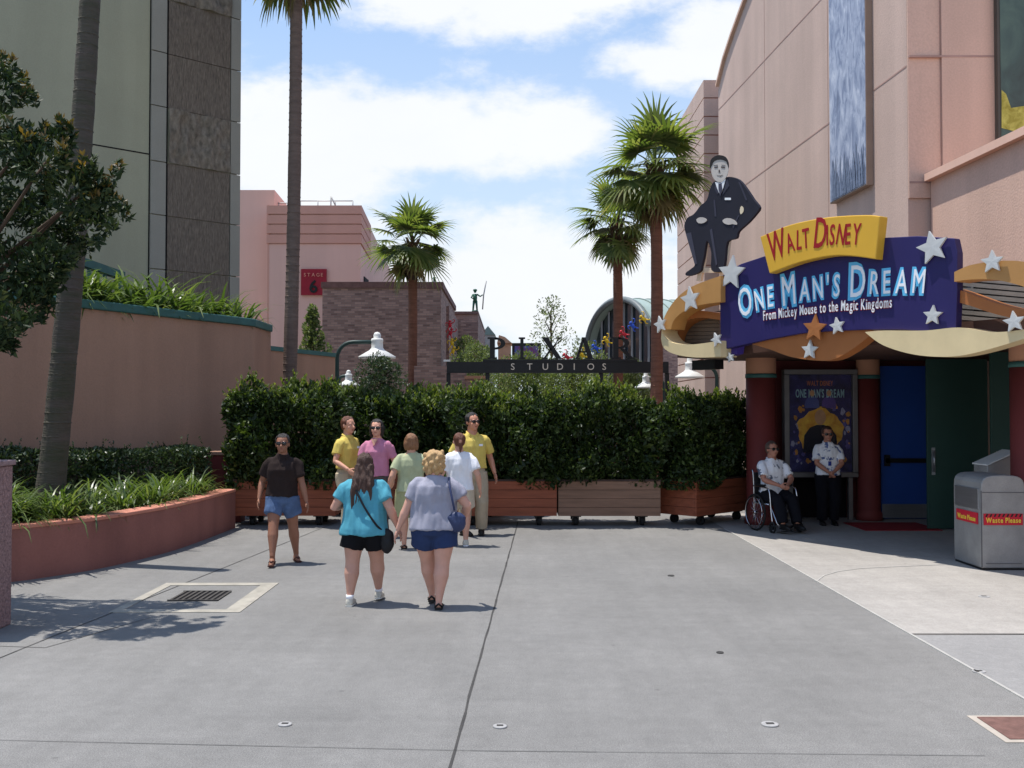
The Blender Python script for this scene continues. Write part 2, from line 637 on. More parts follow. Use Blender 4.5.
MT['dark'] = M('dark_interior', (24, 20, 22), 0.95, 0.2, 2)
MT['maroon'] = M('maroon_paint', (112, 48, 46), 0.7, 0.1, 2, 0.08, streak=0.08)
MT['tan'] = M('tan_paint', (182, 132, 104), 0.8, 0.08, 2, 0.08)
MT['doorblue_shaded'] = M('shaded_blue_door', (34, 72, 148), 0.5, 0.06, 2, 0.02)  # darkened so the canopy's shade is partly in the paint colour
MT['doorgreen_shaded'] = M('shaded_green_door', (38, 68, 60), 0.5, 0.06, 2, 0.02)  # green lowered likewise, carrying shade from the canopy in its colour
MT['mat'] = M('red_mat', (140, 34, 40), 0.95, 0.2, 12, 0.4, 90)
# ------------------------------------------------------------------ ground
def sheet(name, pts, z, mat):
    mb = MB()
    mb.add([(p[0], p[1], z) for p in pts], [tuple(range(len(pts)))])
    if True:
        a = sum(pts[i][0] * pts[(i + 1) % len(pts)][1] - pts[(i + 1) % len(pts)][0] * pts[i][1] for i in range(len(pts)))
        if a < 0:
            mb.f = [f[::-1] for f in mb.f]
    return struct(name, mb, mat)

sheet('ground', [(-300, -60), (300, -60), (300, 500), (-300, 500)], 0.0, MT['pave'])
EX = 3.52
arc = [G(px, py) for px, py in ((816, 582), (824, 576), (838, 572), (860, 569), (900, 567), (945, 565))]
sheet('walkway', [(EX, 8.85), (12, 8.95), (12, 19), (EX, 19)], 0.004, MT['pale'])
sheet('path', [(EX, -2), (12, -2), (12, 8.94), (EX, 8.84)], 0.004, MT['grey2'])
mb = MB()
mb.bb(EX - 0.014, EX + 0.008, -2, 16.6, 0.0, 0.010)
for a, b in zip(arc[:-1], arc[1:]):
    mb.bar((a.x, a.y, 0.006), (b.x, b.y, 0.006), 0.018, 0.007)
struct('path_edging', mb, MT['edge'])
mb = MB()
def joint(a, b, w=0.016):
    n = max(2, int((Vector(b) - Vector(a)).length / 0.35))
    pts = []
    for i in range(n + 1):
        p = Vector(a).lerp(Vector(b), i / n)
        q = noise.noise(p * 1.7) * 0.010
        pts.append(Vector((p.x + q, p.y + q * 0.5, 0.004)))
    d = (Vector(b) - Vector(a)).normalized()
    s = Vector((-d.y, d.x, 0)) * w / 2
    for i in range(n):
        k = 0.75 + 0.5 * random.random()
        mb.add([pts[i] - s * k, pts[i + 1] - s * k, pts[i + 1] + s * k, pts[i] + s * k], [(0, 1, 2, 3)])
joint(G(449, 772), G(518, 522), 0.018)
joint(G(449, 772), (-0.9, -2, 0), 0.016)
joint(G(-10, 662), G(345, 519), 0.012)
joint(G(-10, 646), G(45, 648), 0.012)
joint(G(45, 648), G(150, 618), 0.01)
struct('pavement_joint', mb, MT['joint'])
mb = MB()
joint(G(-20, 740), G(470, 751), 0.006)
joint(G(470, 751), G(985, 756), 0.006)
struct('faint_joint', mb, MT['joint2'])
mb = MB()
mb.bb(EX, 11, 8.865, 8.885, 0.0, 0.0085)
struct('walkway_joint', mb, MT['joint'])

# drain with its pale border
dr = thing('drain_cover', 'square drain in the grey pavement with pale border and dark grate', 'drain', (-3.3, 10.6, 0))
mb = MB()
x0, x1, y0, y1 = -3.94, -2.66, 9.82, 11.46
for (a, b, c, d) in ((x0, x1, y0, y0 + .13), (x0, x1, y1 - .16, y1), (x0, x0 + .10, y0 + .13, y1 - .16), (x1 - .17, x1, y0 + .13, y1 - .16)):
    mb.bb(a, b, c, d, 0, 0.007)
obj('border', mb, M('drain_border_concrete', (160, 154, 142), 0.85, 0.22, 5, 0.1), dr)
mb = MB()
mb.bb(-3.57, -3.05, 10.40, 10.93, 0, 0.005)
obj('pit', mb, MT['dark'], dr)
mb = MB()
for i in range(9):
    mb.bb(-3.555 + i * .0605, -3.53 + i * .0605, 10.41, 10.92, 0.005, 0.014)
mb.bb(-3.57, -3.05, 10.40, 10.415, 0.005, 0.016)
mb.bb(-3.57, -3.05, 10.915, 10.93, 0.005, 0.016)
obj('grate', mb, M('dark_iron_grate', (74, 70, 66), 0.6, 0.25, 12, 0.2), dr)

uc = thing('utility_cover', 'brown square utility cover with pale rim at the edge of the path', 'cover', (3.22, 6.3, 0))
mb = MB()
mb.bb(2.95, 3.47, 6.02, 6.54, 0, 0.006)
obj('rim', mb, M('rim_concrete', (172, 162, 150), 0.8, 0.15, 8, 0.1), uc, bevel=0.003)
mb = MB()
mb.bb(2.995, 3.425, 6.065, 6.495, 0.006, 0.012)
obj('lid', mb, M('rusty_lid', (112, 82, 74), 0.7, 0.25, 14, 0.3, 70), uc, bevel=0.004)
mb = MB()
mb.tube([(3.33, 6.30, 0.012), (3.33, 6.30, 0.015)], 0.018, 10)
obj('keyhole', mb, MT['dark'], uc)

for (px, py, r, lab) in ((285, 725, .045, 'small pale round floor plug nearest the bottom left of the pavement'),
                         (500, 727, .045, 'small round floor plug beside the long central joint'),
                         (770, 725, .055, 'round floor plug with dark slot left of the brown utility cover'),
                         (720, 653, .03, 'tiny dark floor plug in the middle of the grey pavement'),
                         (671, 576, .04, 'tiny dark floor plug far from the camera near the planters'),
                         (984, 597, .06, 'faint round floor plug in the pale concrete below the trash bin'),
                         (979, 672, .05, 'dark ringed floor plug on the grey path at right')):
    g = G(px, py)
    t = thing('floor_plug', lab, 'floor plug', (g.x, g.y, 0), 0, 'round floor plugs')
    dark = py in (653, 576)
    mb = MB()
    mb.lathe([(r, 0), (r, .0085), (r * .85, .010)], (0, 0, 0), 16)
    obj('ring', mb, MT['joint'] if dark else M('plug_ring', (158, 156, 154), .7, .15, 20), t, local=True)
    mb = MB()
    mb.bb(-r * .45, r * .45, -r * .3, r * .3, .0105, .0125)
    obj('slot', mb, MT['joint'], t, local=True)

# ------------------------------------------------------------------ left side: pillar, raised bed, retaining wall, concrete building
mb = MB()
mb.bb(-5.4, -4.63, 8.73, 9.3, 0, 1.47)
lp = thing('low_pillar', 'rough pinkish granite pillar cut by the left edge of the photo', 'pillar', (-5.0, 9.0, 0))
obj('shaft', mb, MT['granite'], lp, bevel=0.015)
mb = MB()
mb.bb(-5.42, -4.61, 8.71, 9.32, 1.472, 1.52)
obj('cap', mb, M('granite_cap', (150, 124, 122), .8, .25, 20, .3, 50), lp, bevel=0.01)

bed_pts = [(-8.6, 10.05), (-7.2, 10.75), (-6.3, 11.15), (-5.74, 11.56), (-5.45, 11.95), (-5.18, 12.4), (-4.95, 13.1), (-4.76, 14.0), (-4.68, 15.0), (-4.64, 16.0), (-4.62, 16.75)]
def wall_ribbon(pts, th, z0, z1, side=1):
    """a wall that follows a plan line, thickness to its left (side=1)"""
    mb = MB()
    n = len(pts)
    A, B = [], []
    for i, p in enumerate(pts):
        a = Vector((*pts[max(i - 1, 0)], 0))
        b = Vector((*pts[min(i + 1, n - 1)], 0))
        d = (b - a).normalized()
        nn = Vector((-d.y, d.x, 0)) * th * side
        A.append(Vector((*p, 0)))
        B.append(Vector((*p, 0)) + nn)
    zz0 = z0 if hasattr(z0, '__len__') else [z0] * n
    zz1 = z1 if hasattr(z1, '__len__') else [z1] * n
    vs = []
    for i in range(n):
        vs += [(A[i].x, A[i].y, zz0[i]), (A[i].x, A[i].y, zz1[i]), (B[i].x, B[i].y, zz1[i]), (B[i].x, B[i].y, zz0[i])]
    fs = []
    for i in range(n - 1):
        for k in range(4):
            k2 = (k + 1) % 4
            q = (i * 4 + k, i * 4 + k2, (i + 1) * 4 + k2, (i + 1) * 4 + k)
            fs.append(q if side < 0 else q[::-1])
    fs += [(0, 1, 2, 3) if side > 0 else (3, 2, 1, 0), tuple((n - 1) * 4 + k for k in ((3, 2, 1, 0) if side > 0 else (0, 1, 2, 3)))]
    mb.add(vs, fs)
    return mb
def smooth_line(pts, k=3):
    out = []
    n = len(pts)
    for i in range(n - 1):
        p0, p1, p2, p3 = [Vector(pts[j]) for j in (max(i - 1, 0), i, i + 1, min(i + 2, n - 1))]
        for s in range(k):
            t = s / k
            q = 0.5 * ((2 * p1) + (p2 - p0) * t + (2 * p0 - 5 * p1 + 4 * p2 - p3) * t * t + (3 * p1 - p0 - 3 * p2 + p3) * t ** 3)
            out.append((q.x, q.y))
    out.append(tuple(pts[-1]))
    return out
bl = smooth_line(bed_pts, 4)
bed = thing('raised_bed', 'curved low terracotta wall holding the raised plant bed at left', 'planter wall', (-5.2, 13, 0))
obj('wall', wall_ribbon(bl, 0.26, 0.0, 0.60, 1), MT['redwall'], bed)
inner = [(p[0] - 0.02, p[1]) for p in bl]
obj('coping', wall_ribbon([(p[0] + .012, p[1] - .008) for p in bl], 0.30, 0.602, 0.65, 1), M('sunlit_terracotta', (196, 130, 110), .85, .1, 2, .15, 50), bed, bevel=0.01)  # wall top lighter than its side: sunlight put into the colour
mb = MB()
so = [(p[0] - 0.2, p[1] + .05, 0.5) for p in bl] + [(-6.0, 17.6, .5), (-7.4, 16.4, .5), (-9.0, 13.5, .5), (-9.6, 11, .5)]
mb.add(so, [tuple(range(len(so)))])
obj('soil', mb, MT['soil'], bed)

rw = thing('retaining_wall', 'tall dusky pink wall with teal coping behind the raised bed', 'wall', (-6, 18, 0))
C0 = P(269, 408, 20.6)
line = [(-8.95, 12.4), (-8.1, 14.0), (-7.02, 16.0), (-5.9, 18.05), (-5.28, 19.2), (-5.06, 19.55), (-5.0, 20.7)]
zs = [3.77, 3.76, 3.76, 3.75, 3.75, 3.74, 3.72]
obj('wall', wall_ribbon(line, 0.35, 0.0, [z - .15 for z in zs], 1), MT['rosewall'], rw)
obj('coping', wall_ribbon([(p[0] + .05, p[1] - .03) for p in line], 0.46, [z - .148 for z in zs], zs, 1), MT['teal'], rw, bevel=0.02)
mb = MB()
tp = [(p[0] - .1, p[1] + .05, 3.45) for p in line] + [(-6.5, 24, 3.45), (-13, 17.5, 3.45), (-11, 13, 3.45)]
mb.add(tp, [tuple(range(len(tp)))])
obj('soil', mb, MT['soil'], rw)
lw = thing('low_wall', 'short dark red wall with pink cap between the bed and the first planter', 'wall', (-5.3, 17.6, 0))
mb = MB(); mb.bb(-5.95, -4.75, 17.55, 17.85, 0, 1.17)
obj('wall', mb, MT['maroon'], lw)
mb = MB(); mb.bb(-5.97, -4.72, 17.52, 17.88, 1.172, 1.24)
obj('cap', mb, MT['rosewall'], lw, bevel=.01)
w2 = thing('garden_wall', 'low pink wall with teal coping in front of the numbered stage building', 'wall', (-6, 27, 0))
a, b = P(262, 345, 26), P(337, 349, 30)
mb = wall_ribbon([(a.x, a.y), (b.x, b.y)], .3, 0, a.z - .12, 1)
obj('wall', mb, MT['rosewall'], w2)
mb = wall_ribbon([(a.x + .02, a.y - .04), (b.x + .04, b.y - .04)], .38, a.z - .118, a.z, 1)
obj('coping', mb, MT['teal'], w2)

# concrete building at upper left
gb = thing('concrete_building', 'tall beige concrete building with a ribbed dark panel strip at upper left', 'building', (-8, 23, 0))
E = Vector((-6.64, 24.0, 0))
dv = Vector((1.1, 1.0, 0)).normalized()      # along the wall, away from the camera
nv = Vector((dv.y, -dv.x, 0))                # outward, to the camera's side
def gpt(s, o, z):                            # s metres from the right edge to the left
    return E - dv * s + nv * o + Vector((0, 0, z))
def gslab(mb, s0, s1, o0, o1, z0, z1):
    return mb.prism([gpt(s0, o1, z0), gpt(s1, o1, z0), gpt(s1, o1, z1), gpt(s0, o1, z1)], nv * (o0 - o1))
def s_of(px):                                # wall station that the survey pixel falls on
    k = (px - 512) / FPX
    return (E.x - k * E.y) / (dv.x - k * dv.y)
mb = MB()
gslab(mb, 0.0, 14, -8, 0, 0, 16)
obj('wall', mb, MT['beige'], gb)
sA, sB, sC, sD = s_of(148), s_of(163), s_of(228), 0.0
zj = [Z(p, 22.8) for p in (374, 322, 270, 216, 163, 108, 54, 0)]
zj += [zj[-1] + 1.25, zj[-1] + 2.5, zj[-1] + 3.75]
mb = MB()
for z0, z1 in zip(zj[:-1], zj[1:]):
    gslab(mb, sB, sA, .003, .06, z0 + .012, z1 - .012)
obj('trim_strip', mb, MT['beige2'], gb)
mb = MB()
for z0, z1 in zip(zj[:-1], zj[1:]):
    gslab(mb, -.06, sC, .003, .06, z0 + .012, z1 - .012)
obj('trim_strip', mb, MT['beige2'], gb)
for i, (z0, z1) in enumerate(zip(zj[:-1], zj[1:])):
    mb = MB()
    gslab(mb, sC + .02, sB - .05, .003, .045, z0 + .008, z1 - .008)
    if i in (4, 7):            # carved relief
        gw, gh = 46, 34
        vs = []
        for b_ in range(gh + 1):
            for a_ in range(gw + 1):
                s_ = sC + .02 + (sB - .07 - sC) * a_ / gw
                z_ = z0 + .008 + (z1 - z0 - .016) * b_ / gh
                q = Vector((s_ * 3.2, i * 3.1, z_ * 1.5))
                r_ = noise.noise(q) + .6 * noise.noise(q * 2.3) + .8 * (.5 - abs(noise.noise(q * 1.4 + Vector((3, 1, 2)))))
                vs.append(gpt(s_, .06 + .085 * r_, z_))
        mb = MB()
        mb.add(vs, [(b_ * (gw + 1) + a_, (b_ + 1) * (gw + 1) + a_, (b_ + 1) * (gw + 1) + a_ + 1, b_ * (gw + 1) + a_ + 1) for b_ in range(gh) for a_ in range(gw)], True)
    o = obj('panel', mb, MT['panelrock'] if i in (4, 7) else MT['panel'], gb)
    o['label'] = 'carved rough stone panel' if i in (4, 7) else 'dark ribbed concrete panel'
mb = MB()
gslab(mb, sB - .045, sB - .005, .003, .03, 0, 16)
gslab(mb, sA + .004, 14, .0, .004, Z(131, 20.6), Z(131, 20.6) + .03)
gslab(mb, sA + .004, 14, .0, .004, Z(-40, 20.6), Z(-40, 20.6) + .03)
gslab(mb, sA + .004, sA + .03, .0, .008, 0, 16)
obj('reveal', mb, MT['dark'], gb)
mb = MB()
a, b = P(70, 258, 18.6), P(122, 276, 20.4)
mb.bar(a, b, .14, .16)
a2, b2 = a - Vector((0, 0, 2)), b - Vector((0, 0, 2))
for t in (0.05, .35, .65, .95):
    p = a.lerp(b, t)
    mb.bar(p - Vector((0, 0, 1.2)), p, .06, .06)
solo('handrail', mb, MT['teal'], 'sloping teal handrail above the pink wall behind the palm trunk', 'handrail', a - Vector((0, 0, 1.2)))

# ------------------------------------------------------------------ buildings in the distance
st = thing('stage_building', 'pink stage building with salmon banded top and a red number sign', 'building', (-9, 47, 0))
Y6 = 45.0
x0, x1 = X(267, Y6), X(360, Y6)
zt, zb = Z(205, Y6), Z(244, Y6)
dx6 = -0.056
def st_block(mb, xa, xb, y0, y1, z0, z1):
    q = [(xa + dx6 * 0, y0, z0), (xb, y0, z0), (xb + dx6 * (y1 - y0), y1, z0), (xa + dx6 * (y1 - y0), y1, z0)]
    return mb.prism(q, (0, 0, z1 - z0))
mb = MB(); st_block(mb, x0, x1, Y6, Y6 + 30, 0, zb)
obj('wall', mb, MT['pinkfar'], st)
mb = MB(); st_block(mb, x0 - 8, x0, Y6 + 1.2, Y6 + 30, 0, Z(190, Y6 + 1.2))
obj('wing_wall', mb, MT['pinkfar'], st)
mb = MB()
nb = 4
h = (zt - zb) / nb
for i in range(nb):
    st_block(mb, x0 - .05, x1 + .05, Y6 - .06, Y6 + (5 if i < nb else 30), zb + i * h + .03, zb + (i + 1) * h - .03)
obj('banded_parapet', mb, MT['band'], st)
mb = MB(); st_block(mb, x0 + .1, x1 - .02, Y6 + .02, Y6 + 30, zb + .01, zt - .06)
obj('upper_wall', mb, MT['pinkfar'], st)
for (px, y) in ((363, 1.5), (368, 8), (378, 17)):
    mb = MB()
    yy = Y6 + y
    xx = x1 + dx6 * y
    mb.bb(xx - .02, xx + .04, yy, yy + 1.4, Z(300, Y6), Z(272, Y6))
    obj('window', mb, MT['dark'], st)
mb = MB()
for (pa, pb, h0) in ((258, 286, .5), (290, 345, .6)):
    za = zt
    for k in range(4):
        xx = X(pa, Y6) + (X(pb, Y6) - X(pa, Y6)) * k / 3
        mb.tube([(xx, Y6 + 2, za - .1), (xx, Y6 + 2, za + h0)], .025, 6)
    mb.tube([(X(pa, Y6), Y6 + 2, za + h0), (X(pb, Y6), Y6 + 2, za + h0)], .025, 6)
mb.tube([(X(326, Y6), Y6 + 1, zt - .1), (X(326, Y6), Y6 + 1, zt + .62)], .03, 6)
mb.tube([(X(326, Y6), Y6 + 1, zt + .62), (X(333, Y6), Y6 + 1, zt - .05)], .03, 6)
obj('roof_railing', mb, MT['alum'], st)
mb = MB()
mb.bb(x0 - .02, x0 + .06, Y6 - .01, Y6 + .02, 0, zt)
obj('corner_joint', mb, MT['band'], st)

def text_mesh(s, size=1.0, ext=0.02, offset=0.0, res=3):
    c = bpy.data.curves.new('lettering', 'FONT')
    c.body = s
    c.size = size
    c.extrude = ext
    c.offset = offset
    c.resolution_u = res
    o = bpy.data.objects.new('lettering', c)
    COL.objects.link(o)
    bpy.context.view_layer.update()
    dg = bpy.context.evaluated_depsgraph_get()
    me = bpy.data.meshes.new_from_object(o.evaluated_get(dg))
    vs = [tuple(v.co) for v in me.vertices]
    fs = [tuple(p.vertices) for p in me.polygons]
    bpy.data.objects.remove(o)
    bpy.data.curves.remove(c)
    bpy.data.meshes.remove(me)
    return vs, fs
GLY = {}
def glyph(ch, offset=0.0):
    k = (ch, offset)
    if k not in GLY:
        vs, fs = text_mesh(ch, 1.0, 0.5, offset)
        xs = [v[0] for v in vs] or [0]
        GLY[k] = (vs, fs, min(xs), max(xs))
    return GLY[k]
def flat_text(mb, s, O, u, w, n, width, height, depth, align=True, offset=0.0, gap=0.12):
    """text fitted to width x height on a plane; origin lower left"""
    pens, x = [], 0
    for ch in s:
        if ch == ' ':
            x += .35
            continue
        vs, fs, a, b = glyph(ch, offset)
        pens.append((ch, x - a))
        x += b - a + gap
    tot = x - gap
    k = width / tot
    hh = height / 0.72
    for ch, px in pens:
        vs, fs, a, b = glyph(ch, offset)
        mb.add([O + u * ((v[0] + px) * k) + w * (v[1] * hh) + n * ((v[2] + .5) * depth) for v in vs], fs)
UX, UZ, NY = Vector((1, 0, 0)), Vector((0, 0, 1)), Vector((0, -1, 0))
sg = thing('stage_sign', 'square red sign with a black number on the pink stage wall', 'sign', P(313, 295, Y6 - .12))
a, b = P(301, 295, Y6 - .1), P(326.5, 269, Y6 - .1)
mb = MB(); mb.bb(a.x, b.x, Y6 - .12, Y6 - .03, a.z, b.z)
obj('board', mb, M('deep_red_board', (150, 26, 44), .6, .08, 2, .03), sg)
mb = MB(); flat_text(mb, 'STAGE', P(304, 276.5, Y6 - .13), UX, UZ, NY, (X(323, Y6) - X(304, Y6)), .16, .03, gap=.3)
obj('lettering', mb, M('pink_letters', (226, 150, 130), .5, .05), sg)
mb = MB(); flat_text(mb, '6', P(309.5, 292.5, Y6 - .13), UX, UZ, NY, .36, .56, .04, offset=.02)
obj('numeral', mb, MT['black'], sg)

bk = thing('brick_building', 'brown brick building behind the hedge in the middle distance', 'building', (-5, 40, 0))
YB = 38.0
mb = MB(); mb.bb(X(322, YB), X(441, YB), YB, YB + 9, 0, Z(288, YB))
obj('wall', mb, MT['brick'], bk)
mb = MB(); mb.bb(X(322, YB) - .05, X(441.5, YB) + .05, YB - .06, YB + 9, Z(288, YB) + .002, Z(282, YB))
obj('parapet', mb, M('brick_cap_course', (118, 86, 80), .85, .2, 6, .3, 30), bk)
mb = MB(); mb.bb(X(441, 41), X(449, 41), 41, 50, 0, Z(306, 41))
obj('pier', mb, MT['brick'], bk)
mb = MB(); mb.bb(X(449, 48) - .4, X(478, 48), 48, 60, 0, Z(314, 48))
obj('rear_wall', mb, MT['brick'], bk)
mb = MB(); mb.bb(X(449, 48) - .4, X(478.5, 48), 47.93, 60, Z(314, 48) + .002, Z(311.5, 48))
obj('coping', mb, M('rear_brick_cap', (124, 96, 90), .85, .2, 6, .3, 30), bk)
lb = thing('brick_garden_wall', 'low brick wall beside the reddish palm trunk behind the hedge', 'wall', (-2.2, 30.5, 0))
mb = MB(); mb.bb(X(414, 32), X(466, 32), 32, 32.4, 0, Z(366, 32))
obj('wall', mb, MT['brick'], lb)
mb = MB(); mb.bb(X(466, 32) + .004, X(484, 32), 31.9, 32.5, 0, Z(379, 32))
obj('pier', mb, MT['brick'], lb)
mb = MB(); mb.bb(X(466, 32) - .04, X(485, 32), 31.8, 32.6, Z(379, 32) + .003, Z(376, 32))
obj('pier_cap', mb, MT['tan'], lb)

# toy soldiers on the brick roofs
def soldier(pos, s, label):
    t = thing('soldier_figure', label, 'statue', pos, 0, 'green figures on the brick roof')
    g = M('green_figure_paint', (42, 92, 74), .6, .15, 6, .05)
    mb = MB()
    mb.lathe([(.26, 0), (.26, .06), (.2, .1)], (0, 0, 0), 16)
    obj('base', mb.tf(Matrix.Scale(s, 4)), g, t, local=True)
    mb = MB()
    for q in (-1, 1):
        mb.tube([(q * .16, 0, .08), (q * .13, -.02, .45), (q * .08, 0, .85)], [.07, .08, .11], 8)
    mb.tube([(0, 0, .8), (0, 0, 1.1), (0, 0, 1.4)], [.15, .17, .15], 10)
    mb.ell((0, 0, 1.62), (.12, .13, .14))
    mb.ell((0, 0, 1.70), (.17, .18, .10))
    mb.tube([(-.16, 0, 1.36), (-.3, -.05, 1.1), (-.12, -.2, 1.0)], [.07, .06, .05], 8)
    mb.tube([(.16, 0, 1.36), (.42, -.05, 1.2), (.6, -.12, 1.32)], [.07, .06, .05], 8)
    obj('figure', mb.tf(Matrix.Scale(s, 4)), g, t, local=True)
    return t
so1 = soldier((X(475, 49), 49, Z(312, 49) + .02), .62, 'green soldier figure holding a pole on the rear brick roof')
mb = MB(); mb.tube([(.37, -.08, .1), (.42, -.08, .8), (.55, -.08, 1.5)], .03, 6)
obj('pole', mb, MT['alum'], so1, local=True)
soldier((X(434, 39), 39, Z(282, 38) + .01), .22, 'tiny green figure at the right end of the brick roof')

# vaulted hall
vh = thing('vaulted_hall', 'hall with curved metal roof and dark glazed end behind the palms', 'building', (8, 56, 0))
YV = 55.0
apex = P(625, 299, YV)
wv, av = Vector((.36, -.933, 0)), Vector((.933, .36, 0))       # across the vault towards the camera, and along it
RW, RZ = 3.9, 2.7
zc = apex.z - RZ
def vpt(th_, s_, dr=0.0):
    return Vector((apex.x, apex.y, zc)) + wv * ((RW + dr) * math.cos(th_)) + UZ * ((RZ + dr) * math.sin(th_)) + av * s_
def vrow(s_, dr=0.0, a0=math.radians(22), a1=math.pi, n=20):
    return [vpt(a0 + (a1 - a0) * i / n, s_, dr) for i in range(n + 1)]
mb = MB()
for dr in (0, -.18):
    A, B = vrow(-.5, dr), vrow(16, dr)
    n = len(A)
    mb.add(A + B, [((i, i + 1, n + i + 1, n + i) if dr else (i, i + 1, n + i + 1, n + i)[::-1]) for i in range(n - 1)], True)
A, B = vrow(-.5), vrow(-.5, -.18)
mb.add(A + B, [(i, i + 1, n + i + 1, n + i) for i in range(n - 1)])
obj('roof', mb, M('pale_green_metal_roof', (158, 172, 162), .5, .06, 1, .03, metal=.2), vh)
mb = MB()
for k in range(22):
    mb.tube(vrow(-.3 + k * .75, .03), .03, 5)
obj('roof_seam', mb, M('roof_seam_metal', (126, 140, 132), .5, .06), vh)
mb = MB()
mb.tube(vrow(-.52, -.05), .17, 6)
obj('arch_rim', mb, M('dark_grey_rim', (112, 118, 116), .5, .1), vh)
mb = MB()
mb.prism([*vrow(0, -.2, 0.0), vpt(math.pi, 0, -.2) - UZ * zc, vpt(0, 0, -.2) - UZ * zc], av * .2)
obj('glazing', mb, M('dark_glass', (36, 44, 48), .12, .1, 1, 0, spec=.7), vh)
mb = MB()
for k in range(-4, 4):
    c = k / 4.2
    q = Vector((apex.x, apex.y, 0)) + wv * (RW * c) - av * .06
    mb.bar(q, q + UZ * (zc + (RZ - .25) * math.sqrt(1 - c * c)), .1, .16)
obj('mullion', mb, M('pale_mullion', (150, 150, 150), .5, .06), vh)
mb = MB()
q0 = Vector((apex.x, apex.y, 0)) + wv * (RW * .90) + av * .3
ze = vpt(math.radians(22), 0).z - .1
mb.prism([q0 - wv * .3, q0 + wv * .12, q0 + wv * .12 + av * 15, q0 - wv * .3 + av * 15], UZ * ze)
obj('brick_wall', mb, MT['brick'], vh)

hs = thing('small_house', 'tiny grey gabled house far behind the sign letters', 'house', (X(488, 70), 70, 0))
a, b = X(482, 70), X(494, 70)
mb = MB(); mb.bb(a, b, 70, 75, 0, Z(335, 70))
obj('wall', mb, MT['alum'], hs)
mb = MB(); mb.prism([(a - .1, 69.9, Z(335, 70) + .005), (b + .1, 69.9, Z(335, 70) + .005), ((a + b) / 2, 69.9, Z(326, 70))], (0, 5.2, 0))
obj('roof', mb, M('grey_green_roof', (120, 138, 132), .7, .1), hs)
mb = MB(); mb.prism([P(497, 343, 60), P(512, 343, 60), P(505, 337, 60), P(499, 335, 60)], (0, 3, 0))
hb = mb
mb.bb(X(498, 60), X(511, 60), 60.2, 62.8, 0, Z(343, 60) - .01)
solo('orange_kiosk', hb, M('orange_kiosk_paint', (206, 160, 128), .7, .1), 'small orange roofed kiosk far behind the first sign letters', 'kiosk', (X(505, 60), 60, 0))
bd = thing('picture_board', 'dark framed board with a blue picture behind the sign letters', 'board', (X(525, 45), 45, 0))
a, b = P(512, 361, 45), P(541, 343, 45)
mb = MB(); mb.bb(a.x, b.x, 45, 45.2, a.z, b.z); mb.bb(a.x + .2, a.x + .3, 45.02, 45.18, 0, a.z - .004); mb.bb(b.x - .3, b.x - .2, 45.02, 45.18, 0, a.z - .004)
obj('frame', mb, MT['black'], bd)
mb = MB(); mb.bb(a.x + .12, b.x - .12, 44.96, 44.998, a.z + .1, b.z - .14)
obj('picture', mb, M('blotchy_picture', (60, 110, 190), .6, .3, 2.5, 0, col2=(150, 60, 70)), bd)

# ------------------------------------------------------------------ the studio sign
ss = thing('letter_sign', 'black beam sign with tall serif letters spanning behind the hedge', 'sign', (1.3, 30, 0))
YS = 30.0
mb = MB()
mb.bb(X(447, YS), X(668, YS), YS - .15, YS + .15, Z(373, YS), Z(362, YS))
mb.bb(X(483, YS), X(637, YS), YS - .17, YS + .17, Z(361.9, YS), Z(359.5, YS))
obj('beam', mb, MT['black'], ss)
for px in (448.5, 487.5, 601, 667):
    mb = MB()
    x = X(px, YS)
    mb.bb(x - .06, x + .06, YS - .06, YS + .06, 0, Z(373, YS) - .003)
    obj('post', mb, MT['black'], ss)
mb = MB(); mb.bb(X(444, YS), X(450, YS), YS - .2, YS + .2, Z(361.8, YS), Z(360, YS))
obj('end_cap', mb, MT['white'], ss)
def serif(ch):
    """polygons on a cap height of 1"""
    s = 0.07
    def stem(x0, x1, b=True, t=True):
        r = [[(x0, s), (x1, s), (x1, 1 - s), (x0, 1 - s)]]
        if b: r.append([(x0 - .1, 0), (x1 + .1, 0), (x1 + .1, s), (x0 - .1, s)])
        if t: r.append([(x0 - .1, 1 - s), (x1 + .1, 1 - s), (x1 + .1, 1), (x0 - .1, 1)])
        return r
    def bowl(x0, y0, y1, w):
        c, ry = (y0 + y1) / 2, (y1 - y0) / 2
        n = 12
        o = [(x0 + w * math.sin(math.pi * i / n), c + ry * math.cos(math.pi * i / n)) for i in range(n + 1)]
        q = [(x0 + (w - .19) * math.sin(math.pi * i / n), c + (ry - .085) * math.cos(math.pi * i / n)) for i in range(n + 1)]
        return [[o[i], o[i + 1], q[i + 1], q[i]] for i in range(n)]
    if ch == 'P': return stem(.08, .29) + bowl(.292, .44, 1.0, .46), .78
    if ch == 'I': return stem(.08, .29), .38
    if ch == 'X': return [[(.03, .95), (.29, .95), (.91, .05), (.65, .05)], [(.08, .05), (.18, .05), (.47, .44), (.41, .52)], [(.50, .56), (.53, .52), (.84, .95), (.78, .95)],
                          [(-.02, .952), (.34, .952), (.34, 1), (-.02, 1)], [(.66, .952), (.94, .952), (.94, 1), (.66, 1)], [(0, 0), (.28, 0), (.28, .048), (0, .048)], [(.58, 0), (.96, 0), (.96, .048), (.58, .048)]], .95
    if ch == 'A': return [[(.38, 1), (.54, 1), (.90, .05), (.66, .05)], [(.09, .05), (.22, .05), (.47, .82), (.40, .97)], [(.222, .30), (.62, .30), (.60, .36), (.24, .36)],
                          [(0, 0), (.30, 0), (.30, .048), (0, .048)], [(.58, 0), (.96, 0), (.96, .048), (.58, .048)]], .95
    if ch == 'R': return stem(.08, .29) + bowl(.292, .47, 1.0, .42) + [[(.36, .468), (.50, .48), (.86, .05), (.68, .05)], [(.62, 0), (.92, 0), (.92, .048), (.62, .048)]], .9
